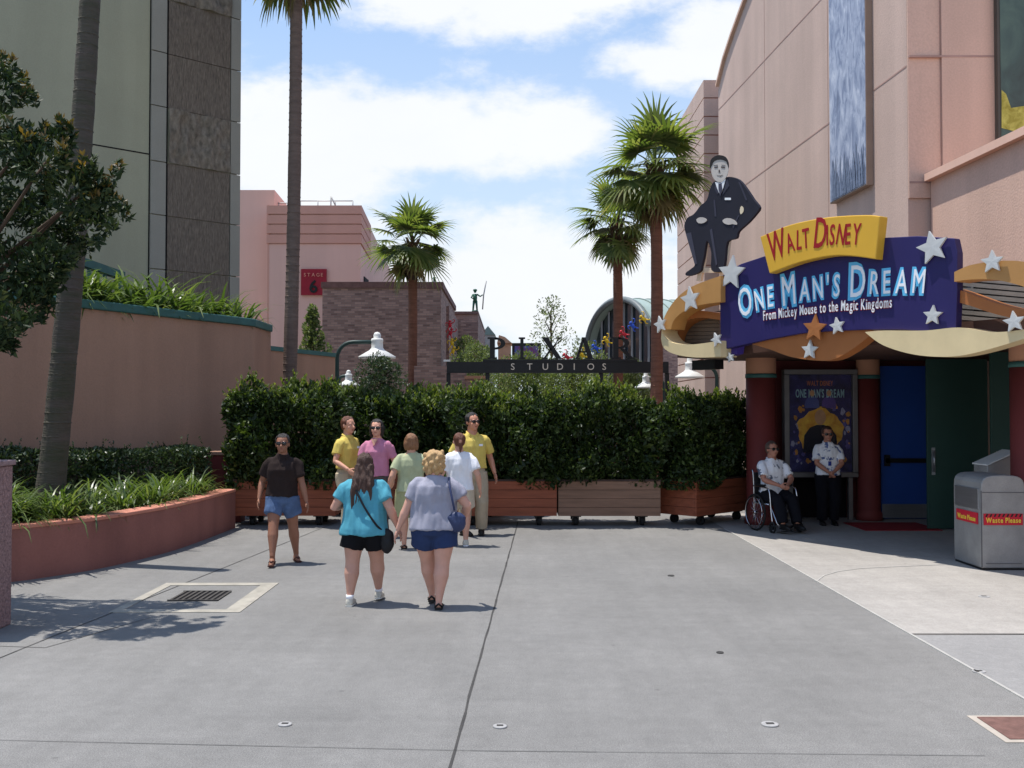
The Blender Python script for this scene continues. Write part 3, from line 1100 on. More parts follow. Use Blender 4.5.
H = Z(338.5, YS) - Z(360, YS)
for ch, px0, px1 in (('P', 488, 506), ('I', 519, 525), ('X', 542, 562), ('A', 574, 594), ('R', 611, 634)):
    polys, w = serif(ch)
    mb = MB()
    x0 = X(px0, YS)
    kx = (X(px1, YS) - x0) / w
    for p in polys:
        mb.prism([Vector((x0 + q[0] * kx, YS - .08, Z(359.6, YS) + .02 + q[1] * H)) for q in p], (0, .16, 0))
    o = obj('letter', mb, MT['black'], ss)
mb = MB()
for ch, px in zip('STUDIOS', (511, 527, 542.5, 557, 573.5, 587, 602)):
    vs, fs, a, b = glyph(ch)
    h_ = .20
    mb.add([Vector((X(px, YS) + (v[0] - a) * h_ / .72, YS - .152 - (v[2] + .5) * .02, Z(370, YS) + v[1] * h_ / .72)) for v in vs], fs)
obj('lettering', mb, M('cream_lettering', (226, 214, 196), .5, .05), ss)

# chain of coloured toy figures over the sign
def hang_figure(c, s, rot, mat, label):
    t = thing('hanging_figure', label, 'hanging figure', c, 0, 'coloured figures in a hanging chain')
    mb = MB()
    mb.ell((0, 0, 0), (.2, .12, .28)); mb.ell((0, -.02, .40), (.15, .13, .15))
    mb.ell((-.15, 0, .42), (.05, .03, .06)); mb.ell((.15, 0, .42), (.05, .03, .06))
    mb.tube([(-.14, 0, .18), (-.42, 0, .28), (-.55, 0, .08), (-.45, 0, -.08)], [.07, .06, .05, .05], 8)
    mb.tube([(.14, 0, .18), (.42, 0, .30), (.55, 0, .52), (.42, 0, .66)], [.07, .06, .05, .05], 8)
    mb.tube([(-.1, 0, -.2), (-.22, 0, -.45), (-.10, 0, -.62)], [.08, .06, .05], 8)
    mb.tube([(.1, 0, -.2), (.24, 0, -.42), (.36, 0, -.5)], [.08, .06, .05], 8)
    mb.tf(Matrix.Rotation(rot, 4, 'Y') @ Matrix.Scale(s, 4))
    obj('figure', mb, mat, t, local=True)
cr = M('red_plastic', (206, 44, 60), .35, .05); cy = M('yellow_plastic', (236, 196, 40), .35, .05); cb = M('blue_plastic', (48, 92, 206), .35, .05)
for i, (px, py, mt, nm) in enumerate(((567, 357, cr, 'red hanging figure lowest on the chain near the fourth letter'), (582, 355, cy, 'yellow hanging figure touching the fourth sign letter'),
                                      (596, 348, cb, 'blue hanging figure between the fourth and last sign letter'), (607, 341, cy, 'yellow hanging figure left of the shorter palm trunk'),
                                      (624, 334, cr, 'red hanging figure just right of the shorter palm trunk'), (633, 326, cb, 'blue hanging figure between two palm trunks'), (644, 319, cy, 'yellow hanging figure topmost on the chain left of the taller palm'))):
    hang_figure(P(px, py, 31.0), .30, -0.9 + .3 * (i % 2), mt, nm)
for i, (px, py, mt, nm) in enumerate(((450, 325, cr, 'red figure at the top of a short chain on the brick corner'), (450.5, 333, cr, 'second red figure down the chain on the brick corner'), (452, 343, cy, 'yellow figure in the chain on the brick corner'), (453, 351, cy, 'yellow figure lowest on the brick corner chain'))):
    hang_figure(P(px, py, 40.5), .36, .3 * (i % 2), mt, nm)

# ------------------------------------------------------------------ street lamps
def lamp(px_pole, px_shade, py_top, py_bot, Y, label, both=True):
    xp, xs = X(px_pole, Y), X(px_shade, Y)
    k = (Z(py_top, Y) - Z(py_bot, Y))
    zt_, zb_ = Z(py_top, Y), Z(py_bot, Y)
    t = thing('street_lamp', label, 'street lamp', (xp, Y, 0), 0, 'street lamps with white shades behind the hedge')
    za = zb_ + k * .62
    d = 1 if xs > xp else -1
    r = min(.45, abs(xs - xp) * .5)
    pts = [(xp, Y, 0), (xp, Y, 1.2), (xp, Y, za - r)]
    for i in range(1, 7):
        a = math.pi / 2 * i / 6
        pts.append((xp + d * r * (1 - math.cos(a)), Y, za - r + r * math.sin(a)))
    pts.append((xs, Y, za))
    mb = MB(); mb.tube(pts, [.09, .07] + [.055] * (len(pts) - 2), 10)
    mb.lathe([(.16, 0), (.16, .25), (.1, .35)], (xp, Y, 0), 14)
    obj('pole', mb, MT['lampgreen'], t)
    mb = MB()
    w = k * .70
    mb.lathe([(.02, k), (.10 * k, k * .97), (.145 * k, k * .88), (.13 * k, k * .78), (.22 * k, k * .74), (.235 * k, k * .66), (.22 * k, k * .62), (.225 * k, k * .40), (.29 * k, k * .31), (w, k * .07), (w, 0), (w * .96, 0), (.25 * k, k * .25), (.05, k * .28)], (xs, Y, zb_), 24)
    obj('shade', mb, MT['white'], t)
    mb = MB(); mb.ell((xs, Y, zb_ + k * .16), (.11 * k, .11 * k, .14 * k))
    obj('bulb', mb, M('frosted_bulb', (230, 228, 220), .4, .02), t)
lamp(337, 377, 332, 358.5, 28, 'nearest white bell lamp on a green arm left of the reddish palm')
lamp(339, 348.5, 370, 386, 34, 'far small white lamp below the big lamp at left')
lamp(717, 690, 357, 378, 30, 'white bell lamp on a curved arm beside the sign canopy')
lamp(664, 646, 372, 388, 31, 'far small white lamp between palm and sign canopy')
# ------------------------------------------------------------------ vegetation
def unit(a):
    return a / np.maximum(np.linalg.norm(a, axis=1, keepdims=True), 1e-9)
def leaf_mesh(name, c, d, size, width=0.42, fold=0.25, nrm=None):
    """folded diamond leaves: centres, directions, lengths"""
    n = len(c)
    d = unit(d)
    r = RNG.normal(size=(n, 3)) if nrm is None else nrm
    s = unit(np.cross(d, r))
    u = np.cross(s, d)
    L = size[:, None]
    base = c - d * L * .5
    tip = c + d * L * .5 - u * L * .08
    mid = c + d * L * .02
    l = mid + s * L * width * .5 + u * L * fold * width * .5
    rr = mid - s * L * width * .5 + u * L * fold * width * .5
    v = np.stack([base, l, tip, rr], 1).reshape(-1, 3)
    i = np.arange(n) * 4
    tri = np.stack([np.stack([i, i + 2, i + 1], 1), np.stack([i, i + 3, i + 2], 1)], 1).reshape(-1, 3)
    me = bpy.data.meshes.new(name)
    me.vertices.add(len(v)); me.vertices.foreach_set('co', v.ravel())
    me.loops.add(tri.size); me.loops.foreach_set('vertex_index', tri.ravel().astype(np.int32))
    me.polygons.add(len(tri))
    me.polygons.foreach_set('loop_start', np.arange(0, tri.size, 3, dtype=np.int32))
    me.update(calc_edges=True)
    return me
def strip_mesh(name, paths, widths, nrm):
    """blades: paths (n,k,3), widths (n,k), side vectors (n,3)"""
    n, k, _ = paths.shape
    s = nrm[:, None, :] * widths[:, :, None] * .5
    v = np.stack([paths - s, paths + s], 2).reshape(-1, 3)
    i = (np.arange(n) * k * 2)[:, None] + (np.arange(k - 1) * 2)[None, :]
    q = np.stack([i, i + 1, i + 3, i + 2], 2).reshape(-1, 4)
    me = bpy.data.meshes.new(name)
    me.vertices.add(len(v)); me.vertices.foreach_set('co', v.ravel())
    me.loops.add(q.size); me.loops.foreach_set('vertex_index', q.ravel().astype(np.int32))
    me.polygons.add(len(q))
    me.polygons.foreach_set('loop_start', np.arange(0, q.size, 4, dtype=np.int32))
    me.polygons.foreach_set('use_smooth', np.ones(len(q), dtype=bool))
    me.update(calc_edges=True)
    return me

MT['hedge'] = leafmat('hedge_leaves', [(0, (.014, .028, .008)), (.5, (.026, .048, .012)), (.85, (.05, .082, .018)), (1, (.10, .135, .03))], .25, .5, .35)
MT['hedge_new_lit'] = leafmat('sunlit_young_leaves', [(0, (.06, .10, .02)), (.6, (.13, .175, .035)), (1, (.21, .23, .06))], .4, .5, .35)  # young shoot leaves, brightened so the sunlit hedge top is in their colour
MT['clip'] = leafmat('clipped_leaves', [(0, (.022, .04, .016)), (.6, (.04, .07, .026)), (1, (.10, .13, .05))], .15, .4, .5)
MT['magn'] = leafmat('glossy_dark_leaves', [(0, (.014, .028, .012)), (.55, (.028, .05, .02)), (.9, (.06, .085, .03)), (1, (.11, .12, .04))], .12, .5, .18)
MT['magn_new'] = leafmat('bronze_new_leaves', [(0, (.10, .085, .02)), (.6, (.16, .10, .025)), (1, (.20, .12, .03))], .3, .4, .5)
MT['olive'] = leafmat('olive_leaves', [(0, (.09, .12, .045)), (.6, (.15, .19, .075)), (1, (.23, .26, .12))], .35, .5, .4)
MT['bush'] = leafmat('dark_bush_leaves', [(0, (.025, .045, .02)), (.6, (.045, .075, .035)), (1, (.08, .11, .05))], .2, .45, .4)
MT['strap'] = leafmat('strap_leaves', [(0, (.05, .085, .022)), (.5, (.09, .14, .04)), (.85, (.14, .19, .06)), (1, (.22, .26, .11))], .35, .34, .5)
MT['palm'] = leafmat('palm_fronds', [(0, (.07, .105, .03)), (.6, (.14, .18, .055)), (.9, (.20, .23, .085)), (1, (.28, .24, .11))], .42, .45, .4)
MT['palmdry'] = leafmat('dry_fronds', [(0, (.16, .13, .06)), (1, (.28, .23, .12))], .25, .6, .3)
MT['barkred'] = M('reddish_palm_bark', (120, 80, 64), .9, .25, 6, .6, 14, stretch=(.5, .5, 3))
MT['barkgrey'] = M('grey_palm_bark', (110, 93, 84), .9, .2, 5, .5, 16, stretch=(.5, .5, 3), fine=.1)
MT['barkgreen'] = M('mossy_palm_bark', (88, 78, 72), .92, .22, 3, .5, 18, stretch=(.5, .5, 2.6), fine=.12, col2=(68, 68, 52))
MT['bark'] = M('dark_bark', (76, 62, 50), .95, .3, 8, .5, 25, stretch=(1, 1, .3))

def leaf_obj(name, sets, parent, width, local=False):
    """one foliage mesh from several sets of leaves (points, directions, sizes, material)"""
    me = leaf_mesh(name, np.concatenate([q[0] for q in sets]), np.concatenate([q[1] for q in sets]), np.concatenate([q[2] for q in sets]), width)
    o = obj(name, me, sets[0][3], parent, local=local)
    mats = []
    idx = []
    for q in sets:
        if q[3] not in mats: mats.append(q[3])
        idx.append(np.full(len(q[0]) * 2, mats.index(q[3]), dtype=np.int32))
    for m_ in mats[1:]: me.materials.append(m_)
    me.polygons.foreach_set('material_index', np.concatenate(idx))
    return o
def wob(p, k, a, ph):
    return a * (np.sin(p[:, 0] * k + ph) * np.sin(p[:, 1] * k * 1.13 + ph * 2) + np.sin(p[:, 2] * k * 1.27 + ph * 3) * np.sin(p[:, 0] * k * .71 - ph) + .6 * np.sin(p[:, 0] * k * 2.3 + ph) * np.sin(p[:, 2] * k * 2.1 - ph))
def hedge_leaves(hx, hy, z0, z1, n, size, ph, shoots=60, lumpy=.18, round_=.0, inner=.35, deep=.10):
    """leaves spread through a box-like bush, most near its faces"""
    areas = np.array([hx * (z1 - z0), hx * (z1 - z0), hy * (z1 - z0), hy * (z1 - z0), hx * hy * 1.5])
    f = RNG.choice(5, size=n, p=areas / areas.sum())
    a, b = RNG.uniform(-1, 1, n), RNG.uniform(0, 1, n)
    p = np.zeros((n, 3)); nn = np.zeros((n, 3))
    for k in range(5):
        m = f == k
        if k < 2:
            sg = -1 if k == 0 else 1
            p[m] = np.stack([a[m] * hx, np.full(m.sum(), sg * hy), z0 + b[m] * (z1 - z0)], 1); nn[m] = (0, sg, 0)
        elif k < 4:
            sg = -1 if k == 2 else 1
            p[m] = np.stack([np.full(m.sum(), sg * hx), a[m] * hy, z0 + b[m] * (z1 - z0)], 1); nn[m] = (sg, 0, 0)
        else:
            p[m] = np.stack([a[m] * hx, (b[m] * 2 - 1) * hy, np.full(m.sum(), z1)], 1); nn[m] = (0, 0, 1)
    off = wob(p, 4.2, lumpy, ph) - np.abs(RNG.exponential(deep, n))
    p += nn * off[:, None]
    cz = (p[:, 2] - z0) / (z1 - z0)
    top = np.clip((cz - .85) / .15, 0, 1)
    low = np.clip((.22 - cz) / .22, 0, 1)
    p[:, 0] *= 1 - .06 * top - .05 * low; p[:, 1] *= 1 - .18 * top - .30 * low
    d = nn * .8 + RNG.normal(size=(n, 3)) * .7 + np.array([0, 0, .45])
    s = size * RNG.uniform(.6, 1.5, n)
    P_, D_, S_ = ([p], [d], [s]) if shoots >= 0 else ([], [], [])
    shoots = abs(shoots)
    for i in range(shoots):     # upright new shoots on the top
        x, y = RNG.uniform(-hx, hx) * .96, RNG.uniform(-hy, hy) * .9
        q = np.array([[x, y, z1]])
        zt = z1 + wob(q, 4.2, lumpy, ph)[0] - .04
        k = RNG.integers(5, 10)
        h = RNG.uniform(.06, .22)
        t = np.linspace(0, 1, k)
        lean = RNG.normal(size=2) * .06
        pp = np.stack([x + lean[0] * t, y + lean[1] * t, zt + t * h], 1)
        an = RNG.uniform(0, 6.28, k)
        dd = np.stack([np.cos(an) * .7, np.sin(an) * .7, np.full(k, .8)], 1)
        P_.append(pp); D_.append(dd); S_.append(np.full(k, size * RNG.uniform(.7, 1.1)))
    return np.concatenate(P_), np.concatenate(D_), np.concatenate(S_)
def stems_mb(hx, hy, z0, z1, k, r=.012):
    mb = MB()
    for i in range(k):
        x = -hx + 2 * hx * (i + .5) / k + random.uniform(-.05, .05)
        y = random.uniform(-hy, hy) * .4
        for j in range(3):
            q = (x + random.uniform(-.2, .2), y + random.uniform(-hy, hy) * .8, z0 + (z1 - z0) * random.uniform(.65, .9))
            mid = (x * .6 + q[0] * .4, y * .6 + q[1] * .4, z0 + (z1 - z0) * .4)
            mb.tube([(x, y, z0), mid, q], [r, r * .8, r * .4], 6)
    return mb

# planter boxes on castors
def planter(name, label, wood, loc, rz, L=1.73, D=.78):
    t = thing(name, label, 'planter', loc, rz, 'wooden planter boxes on castors')
    zb, zt = .17, .79
    nP = 4
    h = (zt - zb - .03) / nP
    for side in range(4):
        mb = MB()
        for i in range(nP):
            z0 = zb + i * h + .002
            z1 = z0 + h - .004
            if side == 0: mb.bb(-L / 2, L / 2, -D / 2, -D / 2 + .035, z0, z1)
            if side == 1: mb.bb(-L / 2, L / 2, D / 2 - .035, D / 2, z0, z1)
            if side == 2: mb.bb(-L / 2, -L / 2 + .035, -D / 2 + .037, D / 2 - .037, z0, z1)
            if side == 3: mb.bb(L / 2 - .035, L / 2, -D / 2 + .037, D / 2 - .037, z0, z1)
        obj('side_panel', mb, wood, t, local=True, bevel=.004)
    mb = MB()
    mb.bb(-L / 2 - .012, L / 2 + .012, -D / 2 - .012, -D / 2 + .04, zt - .03, zt)
    mb.bb(-L / 2 - .012, L / 2 + .012, D / 2 - .04, D / 2 + .012, zt - .03, zt)
    mb.bb(-L / 2 - .012, -L / 2 + .04, -D / 2 + .042, D / 2 - .042, zt - .03, zt)
    mb.bb(L / 2 - .04, L / 2 + .012, -D / 2 + .042, D / 2 - .042, zt - .03, zt)
    obj('rim', mb, M('dark_planter_rim', (64, 48, 42), .7, .2, 6), t, local=True)
    mb = MB(); mb.bb(-L / 2 + .045, L / 2 - .045, -D / 2 + .045, D / 2 - .045, zb + .01, zt - .08)
    obj('soil', mb, MT['soil'], t, local=True)
    for sx in (-1, 1):
        for sy in (-1, 1):
            x, y = sx * (L / 2 - .3), sy * (D / 2 - .12)
            mb = MB()
            mb.bb(x - .09, x + .09, y - .06, y + .06, zb - .02, zb + .002)
            mb.bb(x - .055, x - .04, y - .03, y + .04, .05, zb - .02)
            mb.bb(x + .04, x + .055, y - .03, y + .04, .05, zb - .02)
            c = obj('castor', mb, MT['black'], t, local=True)
            mb = MB(); mb.tube([(x - .035, y + .01, .075), (x + .035, y + .01, .075)], .075, 16)
            obj('wheel', mb, MT['rubber'], c, local=True)
    return t
PL = [  # label word, wood, centre, rotation
    ('reddish planter box at the far left end of the row beside the raised bed', MT['wood'], (-3.86, 17.4, 0), 0.0),
    ('reddish planter box set back behind the woman in pink', MT['wood'], (-2.62, 19.0, 0), 0.0),
    ('reddish planter box set back behind the two women seen from behind', MT['wood'], (-.98, 18.7, 0), 0.03),
    ('reddish planter box right of the man in yellow', MT['wood'], (-.105, 17.38, 0), 0.0),
    ('paler brown planter box in the middle of the row', MT['woodpale'], (1.65, 17.36, 0), 0.0),
    ('reddish planter box turned at an angle beside the entrance column', MT['wood'], (3.44, 17.76, 0), math.radians(45))]
hedge_spec = [(.96, .56, .62, 2.27, 14000, 'tall glossy hedge in the far left planter box'), (.92, .5, .62, 2.2, 10500, 'glossy hedge behind the woman in pink'), (.9, .5, .62, 2.15, 10500, 'glossy hedge behind the two women seen from behind'),
              (.92, .52, .62, 2.14, 15000, 'dense hedge in the planter right of the man in yellow'), (.9, .5, .66, 2.15, 8800, 'looser hedge with gaps low down in the paler planter'), (.88, .5, .62, 2.12, 14000, 'dark hedge in the angled planter beside the entrance column')]
for i, ((lab, wd, c, rz), (hx, hy, z0, z1, n, hl)) in enumerate(zip(PL, hedge_spec)):
    planter('wheeled_planter', lab, wd, c, rz)
    t = thing('planter_hedge', hl, 'hedge', (c[0] - (.08 if i == 0 else 0), c[1], .7), rz, 'hedges growing in the planter boxes')
    p, d, s = hedge_leaves(hx, hy, z0 - .7, z1 - .7, n, .085, i * 1.7 + .4, shoots=0)
    p3, d3, s3 = hedge_leaves(hx, hy, z0 - .7, z1 - .7, 1, .085, i * 1.7 + .4, shoots=-230)
    p2, d2, s2 = hedge_leaves(hx - .14, hy - .18, z0 - .66, z1 - .82, 3600, .15, i * 1.1, shoots=0, deep=.08)
    leaf_obj('foliage', [(p, d, s, MT['hedge']), (p2, d2, s2, MT['hedge']), (p3, d3, s3, MT['hedge_new_lit'])], t, .48, True)
    obj('stems', stems_mb(hx * .85, hy * .7, 0.0, z1 - .75, 8), MT['bark'], t, local=True)

# clipped hedge and strap plants in the raised bed
ch = thing('clipped_hedge', 'dark clipped hedge along the pink wall behind the strap leaved plants', 'hedge', (-6.4, 15.4, .5))
def along_hedge(a, b, hy, z0, z1, n, size, ph):
    a, b = Vector(a), Vector(b)
    L = (b - a).length
    p, d, s = hedge_leaves(L / 2, hy, z0, z1, n, size, ph, shoots=20, lumpy=.04, deep=.06)
    ang = math.atan2(b.y - a.y, b.x - a.x)
    R = np.array([[math.cos(ang), -math.sin(ang), 0], [math.sin(ang), math.cos(ang), 0], [0, 0, 1]])
    c = np.array(list((a + b) / 2))
    return p @ R.T + c, d @ R.T, s
ps = [along_hedge((-8.4, 12.9, 0), (-6.55, 15.8, 0), .4, .45, 1.36, 13000, .06, .3), along_hedge((-6.55, 15.7, 0), (-5.35, 17.2, 0), .42, .45, 1.33, 10000, .06, 1.9)]
obj('foliage', leaf_mesh('foliage', np.concatenate([q[0] for q in ps]), np.concatenate([q[1] for q in ps]), np.concatenate([q[2] for q in ps]), .55), MT['clip'], ch)
mb = MB()
for i in range(14):
    t_ = i / 13
    q = Vector((-8.3, 13.0, .45)).lerp(Vector((-5.45, 17.0, .45)), t_)
    mb.tube([q, q + Vector((random.uniform(-.1, .1), random.uniform(-.1, .1), .6))], [.02, .01], 6)
obj('stems', mb, MT['bark'], ch)

def strap_clumps(centres, per, L, w, name, up=.9):
    paths, wid, side = [], [], []
    for (x, y, z, sc) in centres:
        for i in range(per):
            az = random.uniform(0, 2 * math.pi)
            l = L * sc * random.uniform(.6, 1.15)
            el = random.uniform(.55, 1.45) * up
            k = 6
            p = Vector((x + random.uniform(-.08, .08), y + random.uniform(-.08, .08), z))
            dh = Vector((math.cos(az), math.sin(az), 0))
            pts, ws = [], []
            droop = random.uniform(1.2, 2.6)
            for j in range(k):
                t = j / (k - 1)
                pts.append(tuple(p))
                ws.append(w * sc * (1 - t ** 2.5 * .92) * (.7 + .3 * min(1, t * 4)))
                e = el - droop * t * t
                p = p + (dh * math.cos(e) + Vector((0, 0, math.sin(e)))) * (l / (k - 1))
            paths.append(pts); wid.append(ws)
            side.append((-math.sin(az), math.cos(az), 0))
    return strip_mesh(name, np.array(paths), np.array(wid), np.array(side))
cl = []
for i in range(105):
    t_ = random.random()
    q = bl[int(t_ * (len(bl) - 1))]
    back = random.uniform(.35, 1.5)
    k = min(len(bl) - 2, int(t_ * (len(bl) - 1)))
    d = (Vector((*bl[k + 1], 0)) - Vector((*bl[k], 0))).normalized()
    nn = Vector((-d.y, d.x, 0))
    if q[1] > 16.2: continue
    cl.append((q[0] + nn.x * back, q[1] + nn.y * back, .5, random.uniform(.8, 1.2)))
solo('strap_plants', strap_clumps(cl, 54, .68, .032, 'strap_plants', .88), MT['strap'], 'bright arching strap leaves filling the raised bed', 'ground cover', (-6, 13.5, .5), kind='stuff')
cl = []
for i in range(46):
    t_ = random.random()
    a, b = Vector((-7.3, 16.0, 3.45)), Vector((-5.3, 20.2, 3.45))
    q = a.lerp(b, t_)
    o_ = random.uniform(.15, 1.0)
    cl.append((q.x - o_ * .9, q.y + o_ * .4, 3.42, random.uniform(.75, 1.15)))
solo('wall_plants', strap_clumps(cl, 42, 1.2, .075, 'wall_plants', 1.0), MT['strap'], 'broad strap leaved plants along the top of the pink wall', 'ground cover', (-6.5, 18, 3.45), kind='stuff')

# palms
def palm_crown_mesh(c, R, n, blades, el_lo=-0.85, el_hi=1.45, droop=1.0, pet=.45):
    paths, wid, side = [], [], []
    for i in range(n):
        az = i * 2.39996 + random.uniform(-.2, .2)
        t = (i + .5) / n
        el = el_hi + (el_lo - el_hi) * t ** .9 + random.uniform(-.5, .5)
        dh = Vector((math.cos(az), math.sin(az), 0))
        up = Vector((0, 0, 1))
        pl = R * pet * random.uniform(.75, 1.3)
        d0 = dh * math.cos(el) + up * math.sin(el)
        base = Vector(c)
        tip = base + d0 * pl - up * pl * .08 * droop
        sd = dh.cross(up).normalized()
        # petiole
        pp = [base.lerp(tip, j / 5) + up * (pl * .06 * math.sin(math.pi * j / 5)) for j in range(6)]
        paths.append([tuple(q) for q in pp]); wid.append([.05 * R * .7] * 6); side.append(tuple(sd))
        ax = (d0 - up * .25 * droop).normalized()
        fl = R * random.uniform(.48, .70)
        nb = blades
        roll = random.uniform(-.35, .35)
        for b in range(nb):
            a = (b / (nb - 1) - .5) * 2 * 1.9
            dirn = (ax * math.cos(a) + (sd * math.cos(roll) + ax.cross(sd) * math.sin(roll)) * math.sin(a)).normalized()
            l = fl * (1 - .28 * abs(a / 1.9)) * random.uniform(.88, 1.08)
            q = Vector(tip); pts, ws = [], []
            dd = Vector(dirn)
            for j in range(6):
                s_ = j / 5
                pts.append(tuple(q)); ws.append(R * .072 * (1.0 - s_ ** 1.5) + .003)
                q = q + dd * (l / 5)
                dd = (dd + Vector((0, 0, -1)) * (.10 + .62 * s_ * s_) * droop * random.uniform(.5, 1.1)).normalized()
            paths.append(pts); wid.append(ws)
            nn = ax.cross(sd)
            sv = dirn.cross(nn).normalized()
            side.append(tuple(sv))
    return np.array(paths), np.array(wid), np.array(side)
def palm(base, top, r0, r1, R, label, bark, n=34, blades=20, skirt=10, hang=0, el_lo=-.95):
    t = thing('palm_tree', label, 'palm tree', base, 0, 'tall fan palms')
    b, tp = Vector(base), Vector(top)
    mb = MB()
    pts, rad = [], []
    k = 26
    for i in range(k + 1):
        s = i / k
        p = b.lerp(tp, s) + Vector((math.sin(s * 3.1) * .05, math.cos(s * 2.3) * .04, 0))
        pts.append(p); rad.append((r0 + (r1 - r0) * s) * (1.12 - .12 * min(1, s * 9)) * random.uniform(.965, 1.035))
    mb.tube(pts, rad, 14)
                               # old leaf scars ring the trunk
    nr_ = int((tp - b).length / .16)
    for i in range(2, nr_ - 1):
        s = (i + random.uniform(-.2, .2)) / nr_
        p = b.lerp(tp, s) + Vector((math.sin(s * 3.1) * .05, math.cos(s * 2.3) * .04, 0))
        r_ = (r0 + (r1 - r0) * s) * (1.12 - .12 * min(1, s * 9))
        mb.lathe([(r_ * .93, -.02), (r_ * 1.035, -.004), (r_ * 1.03, .006), (r_ * .93, .03)], p, 12)
    obj('trunk', mb, bark, t)
    # boots under the crown
    if R:
        mb = MB()
        for i in range(46):
            az = i * 2.39996
            z = -R * .75 * (i / 46) - .03
            d = Vector((math.cos(az), math.sin(az), 0))
            p = tp + Vector((0, 0, z)) + d * r1 * .9
            mb.bar(p, p + d * R * .09 + Vector((0, 0, R * .16)), R * .06, .02)
        obj('leaf_bases', mb, MT['bark'], t)
        a, w_, s_ = palm_crown_mesh(tp, R, n, blades, el_lo=el_lo)
        obj('crown', strip_mesh('crown', a, w_, s_), MT['palm'], t)
        if skirt:
            a, w_, s_ = palm_crown_mesh(tp - Vector((0, 0, R * .12)), R * .8, skirt, max(10, blades - 6), -1.25, -.75, 1.4)
            obj('dry_skirt', strip_mesh('dry_skirt', a, w_, s_), MT['palmdry'], t)
    return t
palm((X(410, 33), 33, 0), (X(412, 33), 33, Z(243, 33)), .16, .145, 1.75, 'shorter fan palm with reddish trunk in front of the brick building', MT['barkred'], 32, 18, 7)
palm((X(617, 33), 33, 0), (X(617, 33), 33, Z(222, 33)), .17, .15, 1.75, 'middle sized fan palm left of the taller one near the sign', MT['barkred'], 33, 18, 8)
palm((X(655, 27), 27, 0), (X(656, 27), 27, Z(168, 27)), .175, .15, 1.85, 'tall green fan palm nearest the man shaped cutout', MT['barkred'], 37, 20, 6)
palm((X(286, 21), 21, 0), (X(294.5, 21), 21, Z(-76, 21)), .155, .125, 1.95, 'very tall grey palm whose crown only hangs into the top of the photo', MT['barkgrey'], 36, 20, 14, el_lo=-1.15)
bt = P(46, 480, 13.0)
palm((bt.x, 13.0, .5), (X(87.5, 13.0), 13.0, Z(-14, 13.0)), .175, .125, 0, 'thick leaning palm trunk with mossy base in the raised bed at left', MT['barkgreen'])

# broadleaf trees
def sphere_leaves(c, r, n, size, up=.3, shell=.75):
    v = unit(RNG.normal(size=(n, 3)))
    rad = RNG.uniform(0, 1, n) ** (1 / 3) * (1 - shell) + shell * RNG.uniform(.72, 1.08, n)
    r = np.array(r if hasattr(r, '__len__') else (r, r, r))
    p = np.array(c) + v * r * rad[:, None]
    d = v + RNG.normal(size=(n, 3)) * .6 + np.array([0, 0, up])
    return p, d, size * RNG.uniform(.6, 1.25, n)
def tree(name, label, base, trunk, limbs, clumps, mat, size, width=.42, tr=.08, group=None, cat='tree', extra=None):
    t = thing(name, label, cat, base, 0, group)
    mb = MB()
    mb.tube(trunk, [tr * (1 - .5 * i / max(1, len(trunk) - 1)) for i in range(len(trunk))], 10)
    for (a, b) in limbs:
        a, b = Vector(a), Vector(b)
        m_ = a.lerp(b, .5) + Vector((random.uniform(-.1, .1), random.uniform(-.1, .1), .08)) * (b - a).length * .4
        mb.tube([a, m_, b], [tr * .45, tr * .3, tr * .12], 7)
    obj('trunk', mb, MT['bark'], t)
    ps = [sphere_leaves(c, r, n, size) for (c, r, n) in clumps]
    sets = [(*q, mat) for q in ps]
    if extra:
        sets += [(*sphere_leaves(c, r, n, size * .8, up=1.0), MT['magn_new']) for (c, r, n) in extra]
    leaf_obj('crown', sets, t, width)
    return t
# glossy tree at the left edge: boughs end in leaf rosettes
bs = Vector((-6.95, 10.6, .5))
tips, new, limbs = [], [], []
YT = 9.8
boughs = [(5, 92, 20), (-10, 130, 32), (15, 150, 20), (58, 142, 16), (40, 165, 24), (20, 190, 32), (90, 180, 16), (75, 195, 24), (50, 215, 32), (100, 208, 16), (85, 228, 22),
          (60, 245, 24), (15, 230, 36), (10, 270, 34), (35, 285, 22), (25, 305, 22), (5, 320, 20), (0, 340, 12), (45, 262, 22), (-30, 200, 45), (-40, 280, 45), (-70, 230, 55), (-90, 150, 50), (-120, 250, 60), (-50, 120, 45), (-100, 320, 40)]
fork = Vector((-6.9, 10.9, 2.3))
for (px, py, r) in boughs:
    y = YT + random.uniform(-.7, .8)
    c = P(px, py, y)
    k = r / FPX * y
    tips.append((tuple(c), (k, k * 1.2, k * .85), int(40 + r * 11)))
    limbs.append((fork + Vector((0, 0, random.uniform(-.3, .5))), c + Vector((-.1, .15, -.05))))
    if px > -25:                     # sprigs that break the outline
        for j in range(7):
            a = random.uniform(-.6, 2.9)
            q = c + Vector((math.cos(a) * k * 1.05, random.uniform(-.6, .6) * k, math.sin(a) * k * 1.0))
            tips.append((tuple(q), (.045, .045, .085), 16))
            if py < 225 and random.random() < .6:
                new.append((tuple(q + Vector((0, 0, .05))), (.04, .04, .07), 11))
